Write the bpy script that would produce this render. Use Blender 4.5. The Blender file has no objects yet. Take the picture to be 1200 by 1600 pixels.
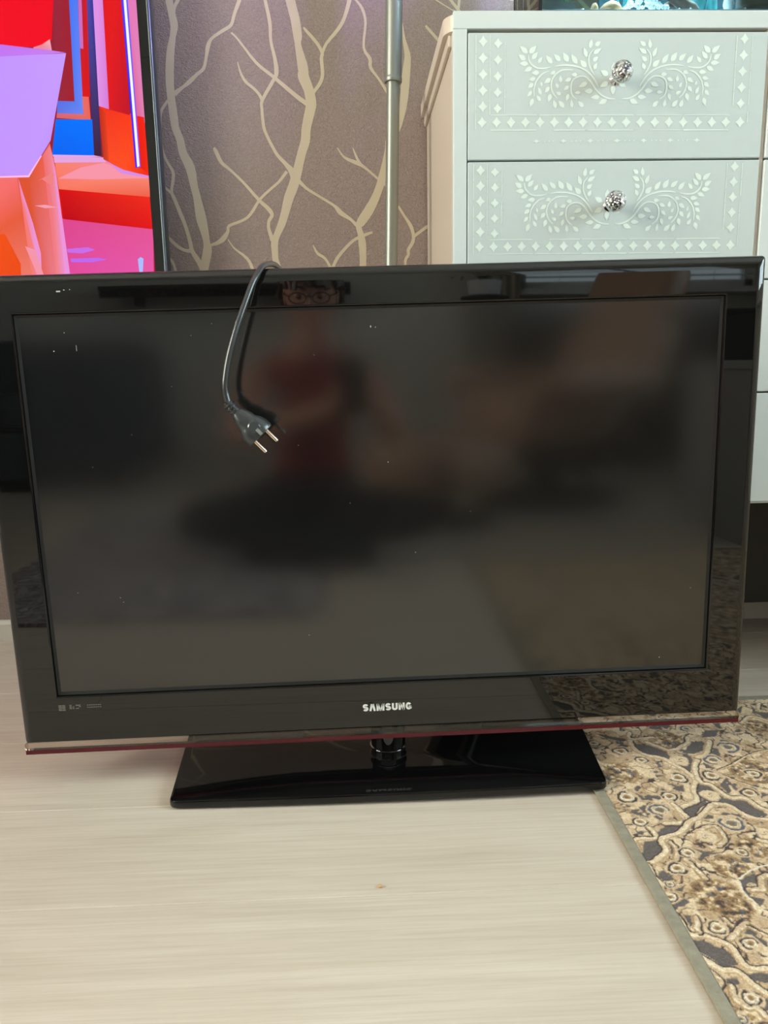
import bpy, bmesh, math, random
import numpy as np
from mathutils import Vector, Matrix

random.seed(7)
SC = bpy.context.scene
COL = SC.collection
PI = math.pi


def lin(c):
    c = c / 255.0
    return c / 12.92 if c <= .04045 else ((c + .055) / 1.055) ** 2.4


def rgb(r, g, b):
    return (lin(r), lin(g), lin(b), 1.0)


# ------------------------------------------------------------------ camera
CAM = Vector((-.0345, -.9859, .5674))
YAW, PITCH, ROLL = math.radians(2.04), math.radians(10.97), math.radians(-1.04)
fwd = Vector((math.sin(YAW) * math.cos(PITCH), math.cos(YAW) * math.cos(PITCH), -math.sin(PITCH)))
rgt = Vector((math.cos(YAW), -math.sin(YAW), 0))
upv = rgt.cross(fwd)
r2 = rgt * math.cos(ROLL) + upv * math.sin(ROLL)
u2 = upv * math.cos(ROLL) - rgt * math.sin(ROLL)
cam_data = bpy.data.cameras.new('camera')
cam_data.sensor_fit = 'HORIZONTAL'
cam_data.sensor_width = 36
cam_data.lens = 36.0
cam_data.clip_start = .01
cam = bpy.data.objects.new('camera', cam_data)
cam.matrix_world = Matrix(((r2.x, u2.x, -fwd.x, CAM.x), (r2.y, u2.y, -fwd.y, CAM.y), (r2.z, u2.z, -fwd.z, CAM.z), (0, 0, 0, 1)))
COL.objects.link(cam)
SC.camera = cam

# ------------------------------------------------------------------ light
SC.view_settings.view_transform = 'Standard'
SC.view_settings.look = 'None'
SC.view_settings.gamma = 1
SC.view_settings.use_curve_mapping = False
EXPO = .66
SC.view_settings.exposure = EXPO

world = bpy.data.worlds.new('daylight')
world.use_nodes = True
world.node_tree.nodes['Background'].inputs[0].default_value = (.85, .93, 1, 1)
world.node_tree.nodes['Background'].inputs[1].default_value = 1.6
SC.world = world


def area(name, loc, rot, sx, sy, power, color, spread=180):
    d = bpy.data.lights.new(name, 'AREA')
    d.shape = 'RECTANGLE'
    d.size, d.size_y = sx, sy
    d.energy = power
    d.color = color
    d.spread = math.radians(spread)
    o = bpy.data.objects.new(name, d)
    o.location = loc
    o.rotation_euler = rot
    COL.objects.link(o)
    return o


# daylight outside the far window; right and warm left lights are added, unseen
area('window_daylight', (1.61, -3.78, 1.62), (math.radians(90), 0, PI), 1.5, 1.4, 200, (.84, .94, 1.0))
area('added_side_daylight', (2.82, -1.15, 1.60), (math.radians(90), 0, math.radians(90)), 2.0, 1.5, 70, (.82, .94, 1.0))

area('added_left_warm_light', (-2.62, -1.05, 1.55), (math.radians(90), 0, math.radians(-90)), 1.5, 1.5, 95, (1.0, .84, .68))

# ------------------------------------------------------------------ helpers
MATS = {}


def nodes_mat(name):
    m = bpy.data.materials.new(name)
    m.use_nodes = True
    MATS[name] = m
    nt = m.node_tree
    return m, nt, nt.nodes['Principled BSDF']


def mat(name, color, rough=.5, metal=0.0, spec=.5, coat=0.0, vary=0.0, vscale=8.0, bump=0.0, bscale=120.0, stretch=(1, 1, 1), ior=1.5, emit=None, estr=0.0):
    m, nt, b = nodes_mat(name)
    c = rgb(*color)
    b.inputs['Base Color'].default_value = c
    b.inputs['Roughness'].default_value = rough
    b.inputs['Metallic'].default_value = metal
    b.inputs['Specular IOR Level'].default_value = spec
    b.inputs['Coat Weight'].default_value = coat
    b.inputs['IOR'].default_value = ior
    if emit:
        b.inputs['Emission Color'].default_value = rgb(*emit)
        b.inputs['Emission Strength'].default_value = estr
    if vary or bump:
        tc = nt.nodes.new('ShaderNodeTexCoord')
        mp = nt.nodes.new('ShaderNodeMapping')
        mp.inputs['Scale'].default_value = stretch
        nt.links.new(tc.outputs['Object'], mp.inputs[0])
    if vary:
        n = nt.nodes.new('ShaderNodeTexNoise')
        n.inputs['Scale'].default_value = vscale
        n.inputs['Detail'].default_value = 6
        nt.links.new(mp.outputs[0], n.inputs['Vector'])
        r = nt.nodes.new('ShaderNodeValToRGB')
        r.color_ramp.elements[0].position = .3
        r.color_ramp.elements[1].position = .7
        r.color_ramp.elements[0].color = tuple(x * (1 - vary) for x in c[:3]) + (1,)
        r.color_ramp.elements[1].color = tuple(min(1, x * (1 + vary)) for x in c[:3]) + (1,)
        nt.links.new(n.outputs['Fac'], r.inputs[0])
        nt.links.new(r.outputs[0], b.inputs['Base Color'])
    if bump:
        n2 = nt.nodes.new('ShaderNodeTexNoise')
        n2.inputs['Scale'].default_value = bscale
        n2.inputs['Detail'].default_value = 3
        nt.links.new(mp.outputs[0], n2.inputs['Vector'])
        bp = nt.nodes.new('ShaderNodeBump')
        bp.inputs['Strength'].default_value = bump
        bp.inputs['Distance'].default_value = .002
        nt.links.new(n2.outputs['Fac'], bp.inputs['Height'])
        nt.links.new(bp.outputs[0], b.inputs['Normal'])
    return m


def clear_mat(name, tint=(255, 255, 255), rough=.01, ior=1.45, gloss=1.0):
    m = bpy.data.materials.new(name)
    m.use_nodes = True
    nt = m.node_tree
    nt.nodes.clear()
    out = nt.nodes.new('ShaderNodeOutputMaterial')
    mix = nt.nodes.new('ShaderNodeMixShader')
    tr = nt.nodes.new('ShaderNodeBsdfTransparent')
    tr.inputs[0].default_value = rgb(*tint)
    gl = nt.nodes.new('ShaderNodeBsdfGlossy')
    gl.inputs['Roughness'].default_value = rough
    gl.inputs[0].default_value = (gloss, gloss, gloss, 1)
    fr = nt.nodes.new('ShaderNodeFresnel')
    fr.inputs[0].default_value = ior
    nt.links.new(fr.outputs[0], mix.inputs[0])
    nt.links.new(tr.outputs[0], mix.inputs[1])
    nt.links.new(gl.outputs[0], mix.inputs[2])
    nt.links.new(mix.outputs[0], out.inputs[0])
    return m


def obj(name, bm, m=None, parent=None, smooth=False, kind=None, loc=None):
    me = bpy.data.meshes.new(name)
    bm.normal_update()
    bm.to_mesh(me)
    bm.free()
    if smooth:
        for p in me.polygons:
            p.use_smooth = True
        try:
            me.set_sharp_from_angle(angle=math.radians(smooth if smooth is not True else 50))
        except Exception:
            pass
    if m is not None:
        for x in (m if isinstance(m, (list, tuple)) else [m]):
            me.materials.append(x)
    o = bpy.data.objects.new(name, me)
    COL.objects.link(o)
    if parent is not None:
        o.parent = parent
    if kind:
        o['kind'] = kind
    if loc:
        o.location = loc
    return o


def thing(name, label, cat, loc=(0, 0, 0), rz=0, group=None):
    o = bpy.data.objects.new(name, None)
    o.empty_display_size = .05
    o.location = loc
    o.rotation_euler = (0, 0, rz)
    COL.objects.link(o)
    return tag(o, label, cat, group)


def tag(o, label, cat, group=None):
    o['label'] = label
    o['category'] = cat
    if group:
        o['group'] = group
    return o


def copy_tree(o, parent=None):
    c = o.copy()
    COL.objects.link(c)
    c.parent = parent
    for ch in list(o.children):
        copy_tree(ch, c)
    return c


def box(bm, x0, x1, y0, y1, z0, z1, bev=0.0, seg=2):
    r = bmesh.ops.create_cube(bm, size=1)
    vs = r['verts']
    for v in vs:
        v.co = Vector(((x0 + x1) / 2 + v.co.x * (x1 - x0), (y0 + y1) / 2 + v.co.y * (y1 - y0), (z0 + z1) / 2 + v.co.z * (z1 - z0)))
    if bev:
        es = set(e for v in vs for e in v.link_edges)
        bmesh.ops.bevel(bm, geom=list(es), offset=bev, segments=seg, affect='EDGES', profile=.5)
    return bm


def nbox(*a, **k):
    return box(bmesh.new(), *a, **k)


def lathe(bm, prof, n=24, mtx=None, cap=True):
    rings = []
    for r, z in prof:
        rings.append([bm.verts.new((r * math.cos(2 * PI * i / n), r * math.sin(2 * PI * i / n), z)) for i in range(n)])
    for a, b in zip(rings, rings[1:]):
        for i in range(n):
            bm.faces.new((a[i], a[(i + 1) % n], b[(i + 1) % n], b[i]))
    if cap:
        bm.faces.new(list(reversed(rings[0])))
        bm.faces.new(rings[-1])
    if mtx is not None:
        bmesh.ops.transform(bm, matrix=mtx, verts=[v for rg in rings for v in rg])
    return bm


def catmull(P, n=8):
    P = [Vector(p) for p in P]
    Q = [2 * P[0] - P[1]] + P + [2 * P[-1] - P[-2]]
    out = []
    for i in range(1, len(Q) - 2):
        a, b, c, d = Q[i - 1:i + 3]
        for k in range(n):
            t = k / n
            out.append(.5 * ((2 * b) + (c - a) * t + (2 * a - 5 * b + 4 * c - d) * t * t + (3 * b - a - 3 * c + d) * t ** 3))
    out.append(P[-1])
    return out


def tube(bm, P, rad, n=12):
    P = [Vector(p) for p in P]
    rr = rad if isinstance(rad, (list, tuple)) else [rad] * len(P)
    t = (P[1] - P[0]).normalized()
    a = t.orthogonal().normalized()
    rings = []
    for i, p in enumerate(P):
        t2 = (P[min(i + 1, len(P) - 1)] - P[max(i - 1, 0)]).normalized()
        a = (a - t2 * a.dot(t2)).normalized()
        b = t2.cross(a)
        rings.append([bm.verts.new(p + (a * math.cos(2 * PI * k / n) + b * math.sin(2 * PI * k / n)) * rr[i]) for k in range(n)])
    for A, B in zip(rings, rings[1:]):
        for k in range(n):
            bm.faces.new((A[k], A[(k + 1) % n], B[(k + 1) % n], B[k]))
    bm.faces.new(list(reversed(rings[0])))
    bm.faces.new(rings[-1])
    return bm


def loops(bm, LS, close0=False, close1=False):
    rg = [[bm.verts.new(p) for p in L] for L in LS]
    n = len(rg[0])
    for A, B in zip(rg, rg[1:]):
        for k in range(n):
            bm.faces.new((A[k], A[(k + 1) % n], B[(k + 1) % n], B[k]))
    if close0:
        bm.faces.new(list(reversed(rg[0])))
    if close1:
        bm.faces.new(rg[-1])
    return bm


def rrect(x0, x1, z0, z1, r, y, n=6):
    out = []
    for cx, cz, a0 in ((x1 - r, z1 - r, 0), (x0 + r, z1 - r, 90), (x0 + r, z0 + r, 180), (x1 - r, z0 + r, 270)):
        for k in range(n + 1):
            a = math.radians(a0 + 90 * k / n)
            out.append((cx + r * math.cos(a), y, cz + r * math.sin(a)))
    return out


def prism(bm, pts, y0, y1):
    """outline in x,z extruded along y"""
    a = [bm.verts.new((x, y0, z)) for x, z in pts]
    b = [bm.verts.new((x, y1, z)) for x, z in pts]
    n = len(a)
    bm.faces.new(a)
    bm.faces.new(list(reversed(b)))
    for i in range(n):
        bm.faces.new((a[i], b[i], b[(i + 1) % n], a[(i + 1) % n]))
    return bm


def ribbon(bm, P, y, n=4, back=None):
    """P = (x, z, width) smooth strip facing -y, with thin edges"""
    S = catmull([(x, z, w) for x, z, w in P], n)
    L, R = [], []
    for i, p in enumerate(S):
        q0, q1 = S[max(i - 1, 0)], S[min(i + 1, len(S) - 1)]
        d = Vector((q1.x - q0.x, q1.y - q0.y))
        d = d.normalized() if d.length > 1e-9 else Vector((0, 1))
        nx, nz = -d.y, d.x
        h = max(p.z, .0006) / 2
        L.append((p.x + nx * h, p.y + nz * h))
        R.append((p.x - nx * h, p.y - nz * h))
    a = [bm.verts.new((x, y, z)) for x, z in L]
    b = [bm.verts.new((x, y, z)) for x, z in R]
    for i in range(len(a) - 1):
        bm.faces.new((a[i], a[i + 1], b[i + 1], b[i]))
    return bm


# ------------------------------------------------------------------ materials
M_GLOSS = mat('glossy_black_plastic', (13, 13, 13), rough=.025, spec=.5, ior=1.62)
M_FOOT = mat('glossy_black_foot', (10, 10, 11), rough=.06, spec=.5, ior=1.5)
M_MATTE = mat('matte_black_plastic', (12, 12, 12), rough=.5)
M_PANEL = mat('lcd_panel', (20, 20, 20), rough=.12, spec=.5, ior=1.85)
M_WHITE = mat('white_wall_paint', (226, 224, 216), rough=.8, bump=.1, bscale=90)
M_CEIL = mat('ceiling_paint', (238, 236, 230), rough=.9)
M_BASE = mat('baseboard_paint', (226, 220, 208), rough=.4, vary=.03, vscale=6)
M_BRANCH = mat('wallpaper_print', (209, 194, 168), rough=.45, vary=.04, vscale=14)
M_CHEST = mat('white_furniture_paint', (218, 225, 223), rough=.32, vary=.03, vscale=5, bump=.05, bscale=60)
M_DRAWER = mat('pale_grey_green_paint', (205, 214, 212), rough=.36, vary=.025, vscale=4)
M_SIDE = mat('white_paint_warm_lit', (218, 205, 190), rough=.28)  # warm light on the chest's side is put into this white
M_STENCIL = mat('white_stencil_paint', (234, 245, 237), rough=.45, vary=.03, vscale=60)
M_CHROME = mat('chrome', (225, 225, 228), rough=.08, metal=1)
M_STEEL = mat('brushed_aluminium', (150, 153, 146), rough=.42, metal=.7, vary=.05, vscale=10, stretch=(30, 30, 1))
M_BRASS = mat('nickel_pin', (235, 215, 195), rough=.2, metal=1)
M_CABLE = mat('black_cable_rubber', (46, 50, 53), rough=.3, spec=.6, coat=.5)
M_RED = mat('crimson_acrylic', (84, 8, 24), rough=.2)
M_CLEAR = clear_mat('clear_acrylic', (244, 240, 236), rough=.02)
M_GLASS = clear_mat('tank_glass', (236, 246, 244))
M_PANE = clear_mat('window_glass', (244, 250, 250))
M_WATER = clear_mat('aquarium_water', (226, 244, 250), ior=1.1)
M_EDGE = mat('edge_glint_grey', (92, 98, 104), rough=.28, metal=.8)  # highlight along the frame's edge put into a lighter grey
M_DUST = mat('grey_dust', (190, 190, 186), rough=.9)
M_LETTER = mat('silver_print', (232, 232, 228), rough=.4)
M_MARK = mat('faint_grey_print', (112, 112, 104), rough=.5)
M_BIND = mat('rug_binding', (158, 151, 134), rough=.95, vary=.12, vscale=90, bump=.6, bscale=400)
M_DARKWOOD = mat('dark_wood', (38, 28, 24), rough=.4, vary=.2, vscale=10)
M_LEATHER = mat('brown_leather', (186, 150, 126), rough=.45, vary=.12, vscale=6, bump=.4, bscale=30)
M_SOFA = mat('slate_fabric', (62, 68, 82), rough=.9, bump=.3, bscale=300)
M_CURTAIN = mat('pale_curtain', (212, 204, 186), rough=.9)
M_BLIND = mat('blind_slat_white', (228, 232, 232), rough=.5)
M_GREY = mat('grey_laminate', (160, 160, 156), rough=.5)
M_LEAF = mat('leaf_green', (54, 92, 46), rough=.4, vary=.15, vscale=20)
M_POT = mat('white_ceramic', (226, 228, 232), rough=.2)
M_SOIL = mat('potting_soil', (48, 36, 28), rough=1)
M_SKIN = mat('skin', (205, 150, 125), rough=.5)
M_SHIRT = mat('red_cotton', (150, 34, 38), rough=.9)
M_JEANS = mat('black_cotton', (20, 20, 26), rough=.9)
M_HAIR = mat('dark_brown_hair', (92, 66, 48), rough=.5, bump=.5, bscale=200, stretch=(1, 1, .2))
M_EYE = mat('eye_white', (225, 222, 218), rough=.2)
M_LIP = mat('lip', (170, 95, 88), rough=.4)
M_TANKBACK = mat('aquarium_backdrop', (16, 58, 66), rough=.6, vary=.75, vscale=30)
M_STONE = mat('tan_stone', (206, 166, 120), rough=.8, vary=.2, vscale=30)
M_SLATE = mat('grey_slate', (92, 100, 96), rough=.7, vary=.2, vscale=25)
M_WSTONE = mat('pale_pebble', (220, 226, 232), rough=.6, vary=.25, vscale=70)
M_WOODY = mat('driftwood', (104, 92, 82), rough=.8, vary=.35, vscale=25, stretch=(1, 4, 1))
M_TEAL = mat('teal_rock', (40, 140, 145), rough=.6, vary=.35, vscale=40)


def knob_mat():
    m, nt, b = nodes_mat('crackled_mercury_glass')
    tc = nt.nodes.new('ShaderNodeTexCoord')
    v = nt.nodes.new('ShaderNodeTexVoronoi')
    v.inputs['Scale'].default_value = 260
    nt.links.new(tc.outputs['Object'], v.inputs['Vector'])
    n = nt.nodes.new('ShaderNodeTexNoise')
    n.inputs['Scale'].default_value = 190
    nt.links.new(tc.outputs['Object'], n.inputs['Vector'])
    r = nt.nodes.new('ShaderNodeValToRGB')
    r.color_ramp.elements[0].position = .38
    r.color_ramp.elements[0].color = rgb(120, 118, 128)
    r.color_ramp.elements[1].position = .62
    r.color_ramp.elements[1].color = rgb(248, 246, 240)
    nt.links.new(n.outputs['Fac'], r.inputs[0])
    nt.links.new(r.outputs[0], b.inputs['Base Color'])
    bp = nt.nodes.new('ShaderNodeBump')
    bp.inputs['Strength'].default_value = 1
    bp.inputs['Distance'].default_value = .0022
    nt.links.new(v.outputs['Distance'], bp.inputs['Height'])
    nt.links.new(bp.outputs[0], b.inputs['Normal'])
    b.inputs['Metallic'].default_value = .9
    b.inputs['Roughness'].default_value = .12
    b.inputs['Coat Weight'].default_value = 1
    b.inputs['Coat Roughness'].default_value = .02
    return m


def wallpaper_mat():
    m, nt, b = nodes_mat('embossed_taupe_wallpaper')
    tc = nt.nodes.new('ShaderNodeTexCoord')
    mp = nt.nodes.new('ShaderNodeMapping')
    mp.inputs['Scale'].default_value = (1, 1, 1.5)
    nt.links.new(tc.outputs['Object'], mp.inputs[0])
    n = nt.nodes.new('ShaderNodeTexNoise')
    n.inputs['Scale'].default_value = 150
    n.inputs['Detail'].default_value = 2
    n.inputs['Distortion'].default_value = 1.6
    nt.links.new(mp.outputs[0], n.inputs['Vector'])
    bp = nt.nodes.new('ShaderNodeBump')
    bp.inputs['Strength'].default_value = .9
    bp.inputs['Distance'].default_value = .0022
    nt.links.new(n.outputs['Fac'], bp.inputs['Height'])
    nt.links.new(bp.outputs[0], b.inputs['Normal'])
    n2 = nt.nodes.new('ShaderNodeTexNoise')
    n2.inputs['Scale'].default_value = 420
    nt.links.new(tc.outputs['Object'], n2.inputs['Vector'])
    r = nt.nodes.new('ShaderNodeValToRGB')
    r.color_ramp.elements[0].position = .35
    r.color_ramp.elements[1].position = .65
    r.color_ramp.elements[0].color = rgb(150, 132, 125)
    r.color_ramp.elements[1].color = rgb(164, 147, 139)
    nt.links.new(n2.outputs['Fac'], r.inputs[0])
    nt.links.new(r.outputs[0], b.inputs['Base Color'])
    b.inputs['Roughness'].default_value = .42
    return m


def plank_mat():
    m, nt, b = nodes_mat('whitened_oak_laminate')
    tc = nt.nodes.new('ShaderNodeTexCoord')
    oi = nt.nodes.new('ShaderNodeObjectInfo')
    ad = nt.nodes.new('ShaderNodeVectorMath')
    ad.operation = 'MULTIPLY_ADD'
    ad.inputs[1].default_value = (1, 1, 1)
    cm = nt.nodes.new('ShaderNodeCombineXYZ')
    mu = nt.nodes.new('ShaderNodeMath')
    mu.operation = 'MULTIPLY'
    mu.inputs[1].default_value = 37
    nt.links.new(oi.outputs['Random'], mu.inputs[0])
    nt.links.new(mu.outputs[0], cm.inputs[0])
    nt.links.new(mu.outputs[0], cm.inputs[1])
    nt.links.new(tc.outputs['Object'], ad.inputs[0])
    nt.links.new(cm.outputs[0], ad.inputs[2])
    # fine straight grain
    mp = nt.nodes.new('ShaderNodeMapping')
    mp.inputs['Scale'].default_value = (2.2, 95, 1)
    nt.links.new(ad.outputs[0], mp.inputs[0])
    n = nt.nodes.new('ShaderNodeTexNoise')
    n.inputs['Scale'].default_value = 2.6
    n.inputs['Detail'].default_value = 8
    n.inputs['Roughness'].default_value = .7
    n.inputs['Distortion'].default_value = .25
    nt.links.new(mp.outputs[0], n.inputs['Vector'])
    # broad soft figure
    mp2 = nt.nodes.new('ShaderNodeMapping')
    mp2.inputs['Scale'].default_value = (1.3, 14, 1)
    nt.links.new(ad.outputs[0], mp2.inputs[0])
    n2 = nt.nodes.new('ShaderNodeTexNoise')
    n2.inputs['Scale'].default_value = 1.6
    n2.inputs['Detail'].default_value = 4
    n2.inputs['Distortion'].default_value = .8
    nt.links.new(mp2.outputs[0], n2.inputs['Vector'])
    r = nt.nodes.new('ShaderNodeValToRGB')
    e = r.color_ramp.elements
    e[0].position, e[0].color = .28, rgb(208, 194, 177)
    e[1].position, e[1].color = .72, rgb(227, 217, 204)
    x = e.new(.5)
    x.color = rgb(220, 207, 192)
    nt.links.new(n.outputs['Fac'], r.inputs[0])
    r2_ = nt.nodes.new('ShaderNodeValToRGB')
    r2_.color_ramp.elements[0].position = .3
    r2_.color_ramp.elements[1].position = .7
    r2_.color_ramp.elements[0].color = (.90, .885, .865, 1)
    r2_.color_ramp.elements[1].color = (1.03, 1.03, 1.03, 1)
    nt.links.new(n2.outputs['Fac'], r2_.inputs[0])
    mx = nt.nodes.new('ShaderNodeMix')
    mx.data_type = 'RGBA'
    mx.blend_type = 'MULTIPLY'
    mx.inputs[0].default_value = 1
    nt.links.new(r.outputs[0], mx.inputs[6])
    nt.links.new(r2_.outputs[0], mx.inputs[7])
    nt.links.new(mx.outputs[2], b.inputs['Base Color'])
    bp = nt.nodes.new('ShaderNodeBump')
    bp.inputs['Strength'].default_value = .12
    bp.inputs['Distance'].default_value = .0008
    nt.links.new(n.outputs['Fac'], bp.inputs['Height'])
    nt.links.new(bp.outputs[0], b.inputs['Normal'])
    b.inputs['Roughness'].default_value = .42
    return m


def attr_mat(name, attr, emission=False, rough=.95):
    m, nt, b = nodes_mat(name)
    a = nt.nodes.new('ShaderNodeAttribute')
    a.attribute_name = attr
    if emission:
        b.inputs['Base Color'].default_value = (0, 0, 0, 1)
        b.inputs['Roughness'].default_value = .3
        b.inputs['Specular IOR Level'].default_value = .12
        nt.links.new(a.outputs['Color'], b.inputs['Emission Color'])
        b.inputs['Emission Strength'].default_value = 1.0
    else:
        n = nt.nodes.new('ShaderNodeTexNoise')
        tc = nt.nodes.new('ShaderNodeTexCoord')
        n.inputs['Scale'].default_value = 420
        n.inputs['Detail'].default_value = 2
        nt.links.new(tc.outputs['Object'], n.inputs['Vector'])
        r = nt.nodes.new('ShaderNodeValToRGB')
        r.color_ramp.elements[0].position = .3
        r.color_ramp.elements[1].position = .7
        r.color_ramp.elements[0].color = (.78, .77, .76, 1)
        r.color_ramp.elements[1].color = (1.12, 1.12, 1.12, 1)
        nt.links.new(n.outputs['Fac'], r.inputs[0])
        mx = nt.nodes.new('ShaderNodeMix')
        mx.data_type = 'RGBA'
        mx.blend_type = 'MULTIPLY'
        mx.inputs[0].default_value = 1
        nt.links.new(a.outputs['Color'], mx.inputs[6])
        nt.links.new(r.outputs[0], mx.inputs[7])
        nt.links.new(mx.outputs[2], b.inputs['Base Color'])
        bp = nt.nodes.new('ShaderNodeBump')
        bp.inputs['Strength'].default_value = .5
        bp.inputs['Distance'].default_value = .002
        nt.links.new(n.outputs['Fac'], bp.inputs['Height'])
        nt.links.new(bp.outputs[0], b.inputs['Normal'])
        b.inputs['Roughness'].default_value = rough
        b.inputs['Specular IOR Level'].default_value = .2
        b.inputs['Sheen Weight'].default_value = .15
    return m


M_KNOB = knob_mat()
M_WALLPAPER = wallpaper_mat()
M_PLANK = plank_mat()
M_RUG = attr_mat('woven_rug_pile', 'Col')
M_PICTURE = attr_mat('broadcast_picture', 'Col', emission=True)

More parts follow.
